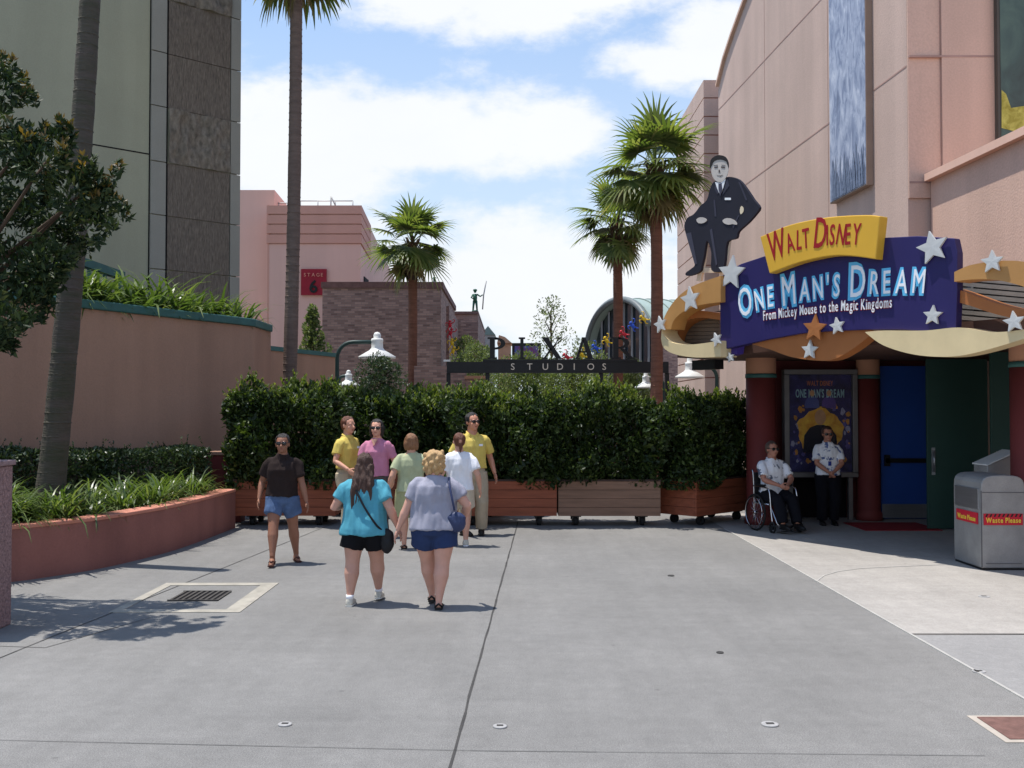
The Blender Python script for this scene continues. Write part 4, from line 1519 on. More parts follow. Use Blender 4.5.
# a spray of single leaves and twigs out to the right, as at the end of each bough
for (px, py) in ((118, 168), (112, 178), (122, 205), (126, 214), (108, 196), (66, 150), (62, 160), (12, 66), (28, 92), (34, 100), (22, 80), (112, 226), (96, 240), (70, 262), (52, 290), (40, 318), (8, 346), (2, 62)):
    q = P(px, py, YT + random.uniform(-.4, .4))
    tips.append((tuple(q), (.06, .06, .08), 26))
    if py < 215: new.append((tuple(q + Vector((0, 0, .05))), (.045, .045, .06), 10))
tree('glossy_tree', 'dark glossy leaved tree with bronze shoot tips at the left edge', bs, [bs, bs + Vector((.1, .1, 1.0)), fork, fork + Vector((.1, .1, 1.0))], limbs, tips, MT['magn'], .10, .36, .10, extra=new)

def airy(name, label, px, py_top, py_bot, wpx, Y, mat, n, size, k=14, cat='tree', group=None, conic=False, tr=.07, low=None):
    zt_, zb_ = Z(py_top, Y), Z(py_bot, Y)
    x = X(px, Y)
    w = wpx / FPX * Y
    cl, limbs = [], []
    for i in range(k):
        s = (i + .5) / k
        z = zb_ + (zt_ - zb_) * s
        prof = (1 - s) if conic else math.sin(math.pi * min(1, .18 + s * .8)) ** .7
        a = i * 2.4
        rr = w * .5 * prof * random.uniform(.35, .95)
        c = (x + math.cos(a) * rr * .8, Y + math.sin(a) * rr * .8, z)
        r = w * random.uniform(.16, .28) * (.5 + .5 * prof)
        cl.append((c, (r, r, r * random.uniform(.8, 1.2)), int(n / k)))
        limbs.append(((x, Y, max(.3, z - .3 * (zt_ - zb_) * .5)), c))
    return tree(name, label, (x, Y, 0), [(x, Y, 0), (x + .05, Y, zb_ * .5 + .3), (x, Y, zb_ + (zt_ - zb_) * .75)], limbs, cl, mat, size, .4, tr, group, cat)
airy('round_bush', 'dark round bush beneath the white lamp', 381, 360, 420, 66, 26, MT['bush'], 6500, .09, 26, 'bush')
airy('conical_tree', 'small cone shaped tree in front of the brick wall near the stage sign', 312, 309, 352, 38, 30, MT['olive'], 3000, .12, 16, conic=True)
airy('airy_tree', 'thin tree with sparse top rising behind the third sign letter', 551, 300, 392, 62, 36, MT['olive'], 1700, .11, 22, tr=.06)
airy('airy_tree', 'pale olive tree behind the left end of the letter sign', 478, 348, 400, 66, 38, MT['olive'], 7000, .11, 18)
airy('airy_tree', 'olive tree seen below the middle of the letter sign', 528, 362, 404, 90, 34, MT['olive'], 9000, .11, 16)
airy('airy_tree', 'olive tree between the fourth letter and the shorter palm', 586, 346, 404, 66, 40, MT['olive'], 3600, .12, 18)
airy('airy_tree', 'dusty green tree beneath the right end of the letter sign', 630, 366, 404, 66, 34, MT['olive'], 5500, .11, 14)
airy('round_bush', 'leafy bush filling the space under the last letters of the sign', 572, 368, 412, 92, 33, MT['olive'], 8000, .11, 20, 'bush')
airy('airy_tree', 'dim green tree behind the far left end of the beam sign', 462, 338, 400, 48, 44, MT['olive'], 4000, .12, 14)
# ------------------------------------------------------------------ right: theatre with its entrance
th = thing('theatre', 'large pink theatre with tall blank walls and entrance doors on the right', 'building', (8, 19, 0))
Y1 = 19.0
DX = -0.07
XA = X(910, Y1)                              # the corner of the tall block
def wx(y): return XA + DX * (y - Y1)         # face of the tall side wall
Y2 = 32.0
mb = MB()
prof = [(Y1, 0), (Y2, 0), (Y2, 12.35), (31.2, 12.95), (30.3, 13.4), (29.1, 13.9), (27.5, 14.5), (25.0, 15.2), (22, 15.8), (Y1, 16.2)]
poly = [Vector((wx(y), y, z)) for (y, z) in prof]
mb.prism(poly, (14, 0, 0))
obj('tall_wall', mb, MT['pink'], th)
mb = MB()
for a, b in zip(poly[2:-1], poly[3:]):
    mb.bar(a + Vector((-.02, 0, .03)), b + Vector((-.02, 0, .03)), .16, .1)
obj('parapet_cap', mb, MT['pink_lit'], th)
# front of the tall block: a pilaster, then the wall
mb = MB()
mb.bb(XA + .004, X(942, Y1), Y1 - .05, Y1 - .003, 6.0, 16.2)
mb.bb(X(942, Y1) + .02, 20, Y1 - .10, Y1 - .003, 6.0, 16.2)
obj('front_wall', mb, MT['pink_lit'], th)
mb = MB()
def seam_side(z0, z1, y0, y1):
    mb.bar((wx(y0) - .0, y0, z0), (wx(y1), y1, z1), .012, .03)
for z in (5.15, 8.55, 11.6):
    seam_side(z, z, Y1 + .02, Y2 - .02)
for y in (22.9, 27.4):
    mb.bar((wx(y), y, 0.2), (wx(y), y, 14.2), .012, .02)
mb.bb(XA + .01, 15, Y1 - .104, Y1 - .05, 8.68, 8.72)
mb.bb(XA + .01, X(942, Y1), Y1 - .054, Y1 - .03, 6.28, 6.32)
mb.bb(X(942, Y1), X(942, Y1) + .018, Y1 - .06, Y1 - .01, 6.3, 16)
obj('control_joint', mb, M('joint_brown', (176, 142, 130), .9, .15, 2), th)  # thin brown strips marking the wall joints
# banded block at the far end
mb = MB()
zt_ = Z(80, 33)
xb = X(705, 33)
hh = .62
k = int(zt_ / hh)
for i in range(k):
    z1 = zt_ - i * hh
    mb.bb(xb, xb + .5, 33, 38.4, z1 - hh + .04, z1)
obj('banded_pier', mb, MT['pink'], th)
mb = MB(); mb.bb(xb + .04, xb + 1.8, 33.04, 38.36, 0, zt_ - .05)
obj('pier_core', mb, M('rose_recess', (176, 124, 112), .9, .08, 1), th)
# lower block, its side wall facing the path
LX = lambda y: X(930, Y1) + DX * (y - Y1)
mb = MB()
def lslab(y0, y1, z0, z1, o=0.0, th_=6.0):
    return mb.prism([(LX(y0) - o, y0, z0), (LX(y1) - o, y1, z0), (LX(y1) - o, y1, z1), (LX(y0) - o, y0, z1)], (th_, 0, 0))
zl = Z(183, Y1)
lslab(4, Y1 - .12, 2.95, zl)
lslab(18.3, Y1 - .12, 0, 2.947)
lslab(15.25, 16.4, 0, 2.947, 0, .5)
lslab(4, 13.6, 0, 2.947, 0, .5)
obj('side_wall', mb, MT['pink_lit'], th)
mb = MB()
mb.prism([(LX(4) - .12, 4, zl + .003), (LX(Y1) - .12, Y1 - .12, zl + .003), (LX(Y1) - .12, Y1 - .12, zl + .14), (LX(4) - .12, 4, zl + .14)], (.6, 0, 0))
obj('side_coping', mb, M('peach_coping', (232, 190, 168), .7, .05, 2, .08), th)
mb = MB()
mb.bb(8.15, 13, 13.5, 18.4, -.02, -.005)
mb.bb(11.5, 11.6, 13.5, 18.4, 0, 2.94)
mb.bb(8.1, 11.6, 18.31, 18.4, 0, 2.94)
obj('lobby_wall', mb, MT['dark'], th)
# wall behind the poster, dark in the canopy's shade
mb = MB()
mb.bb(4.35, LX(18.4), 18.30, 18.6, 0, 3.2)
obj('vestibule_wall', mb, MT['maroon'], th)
mb = MB()
mb.bb(4.6, 6.1, 18.285, 18.297, 0.0, 1.0)
obj('dark_sheet', mb, MT['dark'], th)  # thin dark sheet on the lower wall behind the poster case
# doors, each leaf with its hardware
def door(name, label, mat, x0, x1, y, z1, bar):
    mb = MB(); mb.bb(x0, x1, y - .025, y + .025, .02, z1)
    d = obj(name, mb, mat, th, bevel=.006)
    d['label'] = label
    if bar:
        mb = MB(); mb.bb(x0 + .06, x1 - .04, y - .085, y - .05, 1.02, 1.10); mb.bb(x0 + .05, x0 + .14, y - .085, y - .028, .96, 1.16)
        obj('push_bar', mb, MT['black'], d)
        mb = MB(); mb.bb(x0 + .01, x1 - .01, y - .032, y - .027, .03, .28)
        obj('kick_plate', mb, MT['steel'], d)
    else:
        mb = MB(); mb.tube([(x0 + .1, y - .06, .95), (x0 + .1, y - .06, 1.3)], .014, 8)
        mb.bb(x0 + .07, x0 + .13, y - .03, y - .0255, .9, 1.35)
        obj('pull_handle', mb, MT['steel'], d)
    return d
door('door', 'blue door leaf with push bar standing open', MT['doorblue_shaded'], X(880, 18.0), X(926, 18.0), 18.0, Z(366, 18.0), True)
door('door', 'dark green door leaf standing wide open', MT['doorgreen_shaded'], X(926, 16.5), X(987, 16.5), 16.5, Z(359, 16.5), False)
door('door', 'further green door leaf by the near column', MT['doorgreen_shaded'], X(990, 15.0), X(1030, 15.0), 15.0, Z(352, 15.0), False)
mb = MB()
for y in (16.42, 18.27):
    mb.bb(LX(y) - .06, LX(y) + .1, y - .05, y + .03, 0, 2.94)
obj('door_frame', mb, MT['doorgreen_shaded'], th)

# banners on the tall walls
def picture_mat(name, cols, scale, stretch):
    m = bpy.data.materials.new(name)
    m.use_nodes = True
    nt = m.node_tree
    b = nt.nodes['Principled BSDF']
    b.inputs['Roughness'].default_value = .6
    N, L = nt.nodes.new, nt.links.new
    tc = N('ShaderNodeTexCoord'); mp = N('ShaderNodeMapping'); mp.inputs['Scale'].default_value = stretch
    L(tc.outputs['Object'], mp.inputs[0])
    nz = N('ShaderNodeTexNoise'); nz.inputs['Scale'].default_value = scale; nz.inputs['Detail'].default_value = 7; nz.inputs['Roughness'].default_value = .65; nz.inputs['Distortion'].default_value = .8
    L(mp.outputs[0], nz.inputs['Vector'])
    rp = N('ShaderNodeValToRGB')
    el = rp.color_ramp.elements
    while len(el) < len(cols): el.new(.5)
    for i, (p, c) in enumerate(cols):
        el[i].position = p; el[i].color = srgb(*c)
    L(nz.outputs['Fac'], rp.inputs[0]); L(rp.outputs[0], b.inputs['Base Color'])
    return m
bn = thing('wall_banner', 'tall banner of blurred blue and white picture on the pink side wall', 'banner', (wx(21.5) - .1, 21.5, 6.6))
ya, yb = 20.5, 22.45
mb = MB(); mb.prism([(wx(ya) - .005, ya, 6.6), (wx(yb) - .005, yb, 6.6), (wx(yb) - .005, yb, 13.2), (wx(ya) - .005, ya, 13.2)], (-.14, 0, 0))
obj('frame', mb, M('banner_frame', (150, 128, 112), .6, .1), bn)
mb = MB(); mb.prism([(wx(ya) - .147, ya + .03, 6.63), (wx(yb) - .147, yb - .03, 6.63), (wx(yb) - .147, yb - .03, 13.17), (wx(ya) - .147, ya + .03, 13.17)], (-.006, 0, 0))
obj('picture', mb, picture_mat('blue_picture', [(.25, (96, 106, 128)), (.42, (136, 146, 170)), (.56, (176, 183, 200)), (.75, (216, 219, 226))], 2.6, (1, 2.0, .8)), bn)
mb = MB()
rnd = random.Random(3)
for i in range(26):     # dark trees along the foot of the picture
    y = ya + .12 + rnd.random() * (yb - ya - .24)
    hgt = rnd.uniform(.25, 1.0)
    w_ = rnd.uniform(.05, .14)
    o_ = -.1535 - .0004 * i
    pts = [(-1, 0), (1, 0), (.8, .3), (.95, .36), (.5, .65), (.6, .7), (.05, 1), (-.5, .72), (-.4, .66), (-.9, .38), (-.75, .3)]
    mb.add([(wx(y) + o_, max(ya + .04, min(yb - .04, y + a * w_)), 6.65 + b * hgt) for a, b in pts], [tuple(range(len(pts)))])
obj('picture_trees', mb, picture_mat('dusk_blue_print', [(.3, (90, 102, 124)), (.7, (128, 140, 164))], 6, (1, 1, 1)), bn)
b2 = thing('front_banner', 'dark green banner with yellow patch at the top right corner of the photo', 'banner', (X(1040, 18.8), 18.8, 6.9))
xb0, xb1 = X(1000.5, 18.8), X(1000.5, 18.8) + 3.0
zb0 = Z(141, 18.8)
mb = MB(); mb.bb(xb0, xb1, 18.76, 18.89, zb0 - .3, 14)
obj('frame', mb, M('dark_banner_frame', (84, 78, 70), .6, .1), b2)
mb = MB(); mb.bb(xb0 + .05, xb1 - .05, 18.75, 18.757, zb0 - .25, 13.9)
obj('picture', mb, picture_mat('green_picture', [(.3, (58, 62, 58)), (.5, (74, 92, 84)), (.7, (92, 112, 98))], 1.2, (1, 1, .6)), b2)
mb = MB()
mb.prism([P(q[0], q[1], 18.747) for q in ((1001.5, 90), (1006, 94), (1011, 108), (1024, 106), (1034, 112), (1034, 136), (1001.5, 128))], (0, -.004, 0))
obj('yellow_patch', mb, picture_mat('yellow_print', [(.35, (150, 138, 40)), (.7, (206, 196, 96))], 7, (1, 1, 1)), b2)

# columns of the entrance
def column(c, r, label, z_band=2.52, ztop=3.3):
    t = thing('entrance_column', label, 'column', (c[0], c[1], 0), 0, 'round columns of the entrance')
    mb = MB(); mb.lathe([(r * 1.15, 0), (r * 1.15, .12), (r * 1.02, .16), (r, .2), (r, z_band)], (0, 0, 0), 32)
    obj('shaft', mb, MT['maroon'], t, local=True)
    mb = MB(); mb.lathe([(r * 1.05, z_band), (r * 1.05, z_band + .07)], (0, 0, 0), 32)
    obj('band', mb, MT['teal'], t, local=True)
    mb = MB(); mb.lathe([(r * 1.01, z_band + .07), (r * 1.01, ztop)], (0, 0, 0), 32)
    obj('capital', mb, MT['tan'], t, local=True)
column((X(761, 17.35), 17.35), .255, 'red and tan column at the left end of the entrance')
column((6.62, 12.75), .25, 'red and tan column cut by the right edge of the photo')
column((X(868, 17.9), 17.9), .2, 'half hidden column between the poster case and the blue door')

# sign canopy: everything on its face lies on real vertical planes parallel to AB
SA, SB = Vector((3.45, 16.6, 0)) * .955, Vector((5.71, 12.9, 0)) * .955
su = (SB - SA).normalized()
sn = Vector((su.y, -su.x, 0))               # towards the path
if sn.x > 0: sn = -sn
def suz(px, py, off=0.0):
    """station and height on the sign plane moved out by off"""
    d = ray(px, py)
    o = SA + sn * off
    t = (o - Vector((0, 0, CAMZ))).dot(sn) / d.dot(sn)
    q = Vector((0, 0, CAMZ)) + d * t
    return ((q - SA).dot(su), q.z)
def spt(u, z, off=0.0):
    return SA + su * u + sn * off + Vector((0, 0, z))
def z8(x, y): return (640 + x * .375, 140 + y * .375)
def plate(pts, off, thick, px=True):
    """outline on the sign plane: its back at off, thick outwards"""
    mb = MB()
    q = [suz(*p, off + thick) for p in pts] if px else pts
    mb.prism([spt(a, b, off) for a, b in q], sn * thick)
    return mb
def curve(pts, k=5, closed=False):
    if not closed: return smooth_line(pts, k)
    n = len(pts)
    o = []
    for i in range(n):
        p0, p1, p2, p3 = [Vector(pts[j % n]) for j in (i - 1, i, i + 1, i + 2)]
        for s in range(k):
            t = s / k
            q = 0.5 * ((2 * p1) + (p2 - p0) * t + (2 * p0 - 5 * p1 + 4 * p2 - p3) * t * t + (3 * p1 - p0 - 3 * p2 + p3) * t ** 3)
            o.append((q.x, q.y))
    return o
cn = thing('entrance_canopy', 'curving ochre and cream ribbon canopy over the theatre entrance', 'canopy', (5.2, 15, 2.9))
cnr = cn
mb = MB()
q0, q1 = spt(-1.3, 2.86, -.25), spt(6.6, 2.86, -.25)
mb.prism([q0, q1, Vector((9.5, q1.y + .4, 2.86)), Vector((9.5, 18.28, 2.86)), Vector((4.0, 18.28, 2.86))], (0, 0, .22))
obj('soffit', mb, M('darkened_soffit', (92, 66, 56), .8, .1, 1), cn)  # darkened colour stands for shade under the canopy and cuts bounce
def ribbon(top, bot, off, thick, mat, name='ribbon_band'):
    pts = curve([z8(*p) for p in top], 5) + curve([z8(*p) for p in bot], 5)[::-1]
    return obj(name, plate(pts, off, thick), mat, cn)
# left loop
ribbon([(60, 505), (66, 470), (95, 425), (140, 390), (215, 362)], [(82, 505), (92, 478), (120, 455), (160, 440), (215, 432)], -.10, .30, MT['gold'])
ribbon([(66, 545), (74, 505), (100, 470), (150, 455), (215, 462)], [(82, 548), (92, 512), (115, 487), (155, 474), (215, 480)], -.35, .28, MT['orange'])
ribbon([(58, 500), (62, 520), (85, 540), (140, 545), (215, 535)], [(56, 530), (64, 555), (95, 572), (150, 580), (215, 578)], -.12, .34, MT['cream'])
mb = MB()
for i in range(7):
    y = 478 + i * 10
    a, b = suz(*z8(84, y), -.4), suz(*z8(216, y - 3), -.4)
    mb.bar(spt(a[0], a[1], -.42), spt(b[0], b[1], -.42), .10, .055)
obj('louver', mb, M('grey_brown_louvre', (120, 104, 90), .6, .15, 3), cn)
obj('louver_back', plate([z8(*p) for p in ((78, 470), (220, 455), (220, 550), (78, 550))], -.62, .06), MT['dark'], cn)
# middle: orange swag under the panel and cream sweep
ribbon([(300, 535), (350, 520), (450, 505), (560, 500), (625, 508)], [(300, 545), (345, 558), (410, 580), (500, 588), (560, 562), (625, 512)][0:5] + [(626, 511)], -.16, .2, MT['orange'])
ribbon([(600, 512), (650, 508), (760, 508), (850, 500), (940, 512), (1024, 505), (1090, 490)], [(604, 516), (650, 548), (730, 572), (820, 578), (900, 566), (1024, 530), (1090, 505)], -.08, .26, MT['cream'])
# right loop
ribbon([(838, 352), (880, 334), (940, 324), (1000, 322), (1050, 330), (1100, 350)], [(838, 378), (880, 372), (940, 372), (1000, 384), (1050, 402), (1100, 430)], -.06, .30, MT['gold'])
ribbon([(838, 396), (880, 410), (940, 432), (1000, 448), (1080, 462)], [(838, 430), (880, 442), (940, 462), (1000, 476), (1080, 486)], -.2, .24, MT['orange'])
mb = MB()
for i in range(8):
    y = 372 + i * 15
    a, b = suz(*z8(850, y - 4), -.4), suz(*z8(1080, y + 16), -.4)
    mb.bar(spt(a[0], a[1], -.42), spt(b[0], b[1], -.42), .10, .05)
obj('louver', mb, M('grey_louvre', (150, 146, 140), .6, .12, 3), cn)
obj('louver_back', plate([z8(*p) for p in ((842, 350), (1090, 360), (1090, 500), (842, 500))], -.62, .06), MT['dark'], cn)
mb = MB()
for px, py in ((845, 320),):
    a = suz(*z8(858, 320), -.5)
    mb.tube([spt(a[0], 2.9, -.55), spt(a[0], 3.75, -.55)], .12, 14)
obj('post', mb, MT['alum'], cn)
mb = MB()
a = suz(*z8(160, 585), -.3)
mb.bar(spt(a[0] - .2, 2.72, -.4), spt(a[0] + .35, 2.72, -.4), .2, .16)
obj('floodlight', mb, MT['black'], cn)

# indigo title panel
ts = thing('title_sign', 'indigo ribbon sign with white and pale blue title over the entrance', 'sign', spt(2.1, 2.9, .1))
out = [(212, 368), (240, 345), (270, 330), (330, 310), (420, 288), (520, 272), (640, 261), (740, 256), (838, 262), (846, 300), (846, 400), (841, 520), (790, 514), (700, 506), (600, 506), (500, 510), (430, 516), (340, 532), (262, 550), (215, 560)]
obj('panel', plate([z8(*p) for p in out], -.02, .12), MT['signblue'], ts, bevel=.01)
mb = plate([z8(*p) for p in ((215, 552), (262, 545), (258, 570), (240, 576), (217, 577))], -.14, .14)
mb2 = plate([z8(*p) for p in ((784, 508), (845, 516), (846, 530), (830, 541), (800, 542), (786, 535))], -.16, .16)
mb.add(mb2.v, mb2.f)
obj('curled_end', mb, M('violet_sign_paint', (66, 50, 130), .45, .06, 1.5, .03), ts)
def arc_text(s, big, base_px, off, depth, offset=0.0, scale_big=1.45, spans=None, upper=True, lift=0, kx=1.0, gap=.13, mb=None, hgt=None, bounce=0.0, space=.42):
    """letters set one by one along a baseline given on the sign plane"""
    bl_ = [suz(*p, off) for p in curve([z8(*p) for p in base_px], 8)]
    cum = [0]
    for a, b in zip(bl_[:-1], bl_[1:]):
        cum.append(cum[-1] + math.hypot(b[0] - a[0], b[1] - a[1]))
    tot = cum[-1]
    pens, x = [], 0
    for i, ch in enumerate(s):
        if ch == ' ':
            x += space; continue
        sc = scale_big if i in big else 1.0
        c_ = ch.upper() if upper else ch
        vs, fs, a, b = glyph(c_, offset)
        pens.append((c_, x, sc, i)); x += (b - a) * sc + gap
    x -= gap
    k = tot / x
    hk = hgt if hgt else k
    mb = mb or MB()
    for (c_, x0, sc, i) in pens:
        vs, fs, a, b = glyph(c_, offset)
        mid = (x0 + (b - a) * sc / 2) * k
        j = max(0, min(len(cum) - 2, next((q for q in range(len(cum) - 1) if cum[q + 1] >= mid), len(cum) - 2)))
        f = (mid - cum[j]) / max(1e-6, cum[j + 1] - cum[j])
        bx = bl_[j][0] + (bl_[j + 1][0] - bl_[j][0]) * f
        bz = bl_[j][1] + (bl_[j + 1][1] - bl_[j][1]) * f
        ang = math.atan2(bl_[j + 1][1] - bl_[j][1], bl_[j + 1][0] - bl_[j][0]) + bounce * math.sin(i * 2.2)
        ca, sa = math.cos(ang), math.sin(ang)
        vv = []
        for v in vs:
            lx = ((v[0] - a) - (b - a) / 2) * sc * k
            lz = v[1] * sc * hk - (.06 * hk if sc > 1 and lift else 0)
            vv.append(spt(bx + lx * ca - lz * sa, bz + lx * sa + lz * ca, off + (v[2] + .5) * depth))
        mb.add(vv, fs)
    return mb
base1 = [(266, 468), (360, 442), (440, 428), (525, 417), (640, 410), (757, 408)]
o_ = obj('outline_lettering', arc_text("One Man's Dream", (0, 4, 10), base1, .102, .008, .075, 1.42, gap=.15, hgt=.44, lift=1, bounce=.05), MT['lblue'], ts)
obj('title_lettering', arc_text("One Man's Dream", (0, 4, 10), base1, .112, .006, .0, 1.42, gap=.30, hgt=.44, lift=1, bounce=.05), MT['lwhite'], ts)
base2 = [(330, 481), (430, 467), (520, 457), (600, 452), (672, 446)]
obj('subtitle_outline', arc_text('From Mickey Mouse to the Magic Kingdoms', (), base2, .102, .010, .045, upper=False, gap=.10, hgt=.205, space=.36), MT['red'], ts)
obj('subtitle_lettering', arc_text('From Mickey Mouse to the Magic Kingdoms', (), base2, .114, .010, .004, upper=False, gap=.18, hgt=.205, space=.36), MT['lwhite'], ts)

# golden name panel
ns = thing('name_sign', 'curved golden box sign with red script name above the indigo sign', 'sign', spt(1.6, 3.7, .25))
out = curve([z8(*p) for p in ((320, 258), (400, 226), (500, 206), (600, 200), (640, 203))], 4) + curve([z8(*p) for p in ((628, 318), (560, 309), (500, 310), (420, 328), (345, 356))], 4)
obj('panel', plate(out, .08, .16), MT['signyellow'], ns, bevel=.012)
base3 = [(346, 320), (385, 305), (432, 290), (500, 280), (586, 278)]
obj('lettering', arc_text('Walt Disney', (0, 5), base3, .242, .005, .010, 1.5, gap=.12, bounce=.10, hgt=.40, lift=1, space=.25), MT['red'], ns)
# stars
def star(cx, cy, r, rot, off, mat, label, name='sign_star'):
    u0, z0 = suz(*z8(cx, cy), off)
    pxl = (spt(u0, z0, off)).y
    R_ = r * .375 / FPX * pxl * 1.0
    pts = []
    for i in range(10):
        a = math.radians(rot) + math.pi / 2 + i * math.pi / 5
        rr = R_ if i % 2 == 0 else R_ * .46
        pts.append((u0 + rr * math.cos(a) * 1.08, z0 + rr * math.sin(a)))
    mb = MB()
    o = spt(u0, z0, off)
    f = [spt(a, b, off + .03) for a, b in pts]
    bk_ = [spt(a, b, off) for a, b in pts]
    top = spt(u0, z0, off + .033)
    vs = f + bk_ + [top]
    n = 10
    fs = [((i + 1) % n, i, 20) for i in range(n)] + [(i, (i + 1) % n, n + (i + 1) % n, n + i) for i in range(n)] + [tuple(range(n, 2 * n))]
    mb.add(vs, fs)
    me_v = mb
    ob = solo(name, me_v, mat, label, 'star', o, 'stars fixed to the sign canopy')
    bpy_fix_normals(ob)
    return ob
import bmesh
def bpy_fix_normals(ob):
    bm = bmesh.new(); bm.from_mesh(ob.data); bmesh.ops.recalc_face_normals(bm, faces=bm.faces[:]); bm.to_mesh(ob.data); bm.free()
WS = MT['star']
star(782, 287, 46, 10, .12, WS, 'large white star on the upper right corner of the indigo sign')
star(246, 355, 48, -8, .12, WS, 'large white star on the upper left corner of the indigo sign')
star(136, 425, 36, 5, .24, WS, 'white star on the ochre band left of the indigo sign')
star(942, 325, 32, 0, .26, WS, 'white star on top of the ochre band right of the indigo sign')
star(783, 468, 28, -5, .12, WS, 'small white star on the lower right of the indigo sign')
star(528, 496, 24, 8, .13, WS, 'small white star beneath the subtitle beside the orange star')
star(455, 560, 27, -4, .06, WS, 'white star on the orange swag below the indigo sign')
star(1000, 485, 30, 6, .2, WS, 'white star on the cream band near the right photo edge')
star(206, 532, 20, 20, .24, WS, 'small white star on the cream band at left')
star(56, 492, 24, 12, .24, WS, 'white star at the far left tip of the canopy')
star(468, 502, 38, -6, .11, MT['orange'], 'orange star on the lower edge of the indigo sign')
star(243, 580, 14, 15, .06, WS, 'tiny white star under the left end of the indigo sign')

# seated figure cut out of board
MT['sheen'] = M('suit_sheen_paint', (58, 58, 72), .6, .1)
co = thing('cutout_figure', 'flat painted cutout of a smiling man in a dark suit seated on a stool', 'cutout', spt(-.2, 3.3, -.1))
suit = M('navy_black_suit_paint', (34, 34, 46), .6, .1, 4, .02)
skin = M('grey_portrait_paint', (196, 188, 180), .6, .08, 6, .02)
def cplate(pts, o, t, mat, name, sm=3):
    q = curve([z8(*p) for p in pts], sm, True) if sm else [z8(*p) for p in pts]
    return obj(name, plate(q, o, t), mat, co)
cplate([(150, 376), (172, 258), (182, 258), (170, 340), (200, 342), (186, 262), (240, 262), (226, 376), (214, 376), (212, 354), (166, 354), (162, 376)], -.14, .04, M('pale_stool_paint', (206, 192, 170), .6, .1, 4), 'stool', 0)
cplate([(196, 112), (215, 106), (236, 98), (262, 105), (282, 128), (302, 158), (318, 180), (306, 200), (286, 222), (262, 244), (256, 262), (232, 272), (226, 320), (222, 340), (212, 352), (190, 346), (190, 300), (178, 268), (170, 310), (164, 336), (160, 350), (140, 360), (124, 362), (122, 354), (138, 342), (146, 330), (134, 290), (122, 250), (118, 228), (126, 208), (140, 200), (150, 190), (160, 176), (178, 160), (186, 132)], -.10, .05, suit, 'suit_cutout', 3)
cplate([(270, 176), (276, 182), (275, 192), (268, 198), (266, 186)], -.049, .004, M('pale_chair_paint', (222, 206, 176), .6, .1), 'gap_patch', 2)
cplate([(190, 62), (196, 48), (210, 43), (226, 47), (234, 62), (235, 82), (230, 98), (220, 110), (208, 112), (196, 102), (190, 84)], -.048, .012, skin, 'face', 3)
cplate([(186, 76), (188, 54), (198, 44), (212, 40), (228, 45), (236, 60), (236, 76), (230, 58), (214, 52), (198, 56), (192, 66)], -.035, .006, M('dark_hair_paint', (40, 36, 36), .6, .1), 'hair', 2)
mb = MB()
for pts in ([(198, 72), (207, 70), (207, 74), (198, 75)], [(216, 70), (226, 71), (226, 75), (216, 74)], [(204, 93.5), (213, 95), (221, 93), (214, 97)], [(196, 67), (207, 66), (207, 67), (196, 68)], [(217, 66), (227, 67), (227, 68), (217, 67)], [(210, 79), (212, 79), (214, 86), (209, 86.5)]):
    m2 = plate([z8(*p) for p in pts], -.035, .004); mb.add(m2.v, m2.f)
obj('face_lines', mb, M('dark_face_lines', (84, 74, 72), .6, .1), co)
cplate([(200, 112), (214, 114), (228, 104), (222, 126), (214, 148), (206, 130)], -.048, .006, MT['lwhite'], 'shirt_front', 0)
mb = MB()
for pts in ([(206, 108), (214, 128), (206, 146), (198, 128)], [(232, 102), (238, 122), (218, 150), (226, 124)], [(262, 112), (266, 112), (286, 160), (282, 162)], [(246, 232), (262, 200), (264, 202), (249, 236)], [(196, 160), (200, 159), (204, 204), (199, 204)]):
    obj('suit_crease', plate([z8(*p) for p in pts], -.0478, .003), MT['sheen'], co)
cplate([(209, 116), (217, 115), (219, 132), (214, 150), (209, 132)], -.041, .006, M('striped_tie_paint', (70, 70, 86), .6, .1), 'tie', 0)
cplate([(226, 154), (242, 154), (242, 160), (226, 160)], -.048, .005, MT['lwhite'], 'pocket_square', 0)
cplate([(220, 214), (232, 208), (246, 211), (256, 218), (258, 226), (246, 224), (236, 226), (224, 222)], -.048, .008, skin, 'hand', 2)
cplate([(150, 212), (160, 206), (172, 208), (178, 214), (170, 221), (156, 222)], -.048, .008, skin, 'hand', 2)
mb = MB()
for pts in ([(122, 250), (136, 246), (152, 330), (146, 332)], [(186, 240), (192, 236), (206, 330), (202, 336)]):
    m2 = plate([z8(*p) for p in pts], -.048, .004); mb.add(m2.v, m2.f)
obj('trouser_crease', mb, M('suit_highlight_paint', (66, 66, 80), .6, .1), co)

# poster case
PI_ = math.pi
YP = 17.9
pc = thing('poster_case', 'blue film poster in a metal frame case beside the doors', 'poster', (X(818, YP), YP, 0))
xa, xb_ = X(783, YP), X(856, YP)
za, zb_ = Z(477, YP), Z(369.5, YP)
mb = MB()
for (a, b, c, d) in ((xa, xb_, zb_ - .09, zb_), (xa, xb_, za, za + .09), (xa, xa + .09, za + .092, zb_ - .092), (xb_ - .09, xb_, za + .092, zb_ - .092)):
    mb.bb(a, b, YP - .1, YP + .1, c, d)
for x in (xa + .12, xb_ - .12):
    mb.bb(x - .04, x + .04, YP - .05, YP + .05, 0, za - .002)
obj('frame', mb, M('grey_case_metal', (112, 110, 110), .45, .12, 5, .05, metal=.4), pc, bevel=.008)
mb = MB(); mb.bb(xa + .092, xb_ - .092, YP - .02, YP + .05, za + .092, zb_ - .092)
obj('poster', mb, picture_mat('indigo_poster', [(.3, (22, 20, 50)), (.55, (46, 42, 100)), (.75, (80, 76, 146))], 3.2, (1, 1, 1)), pc)
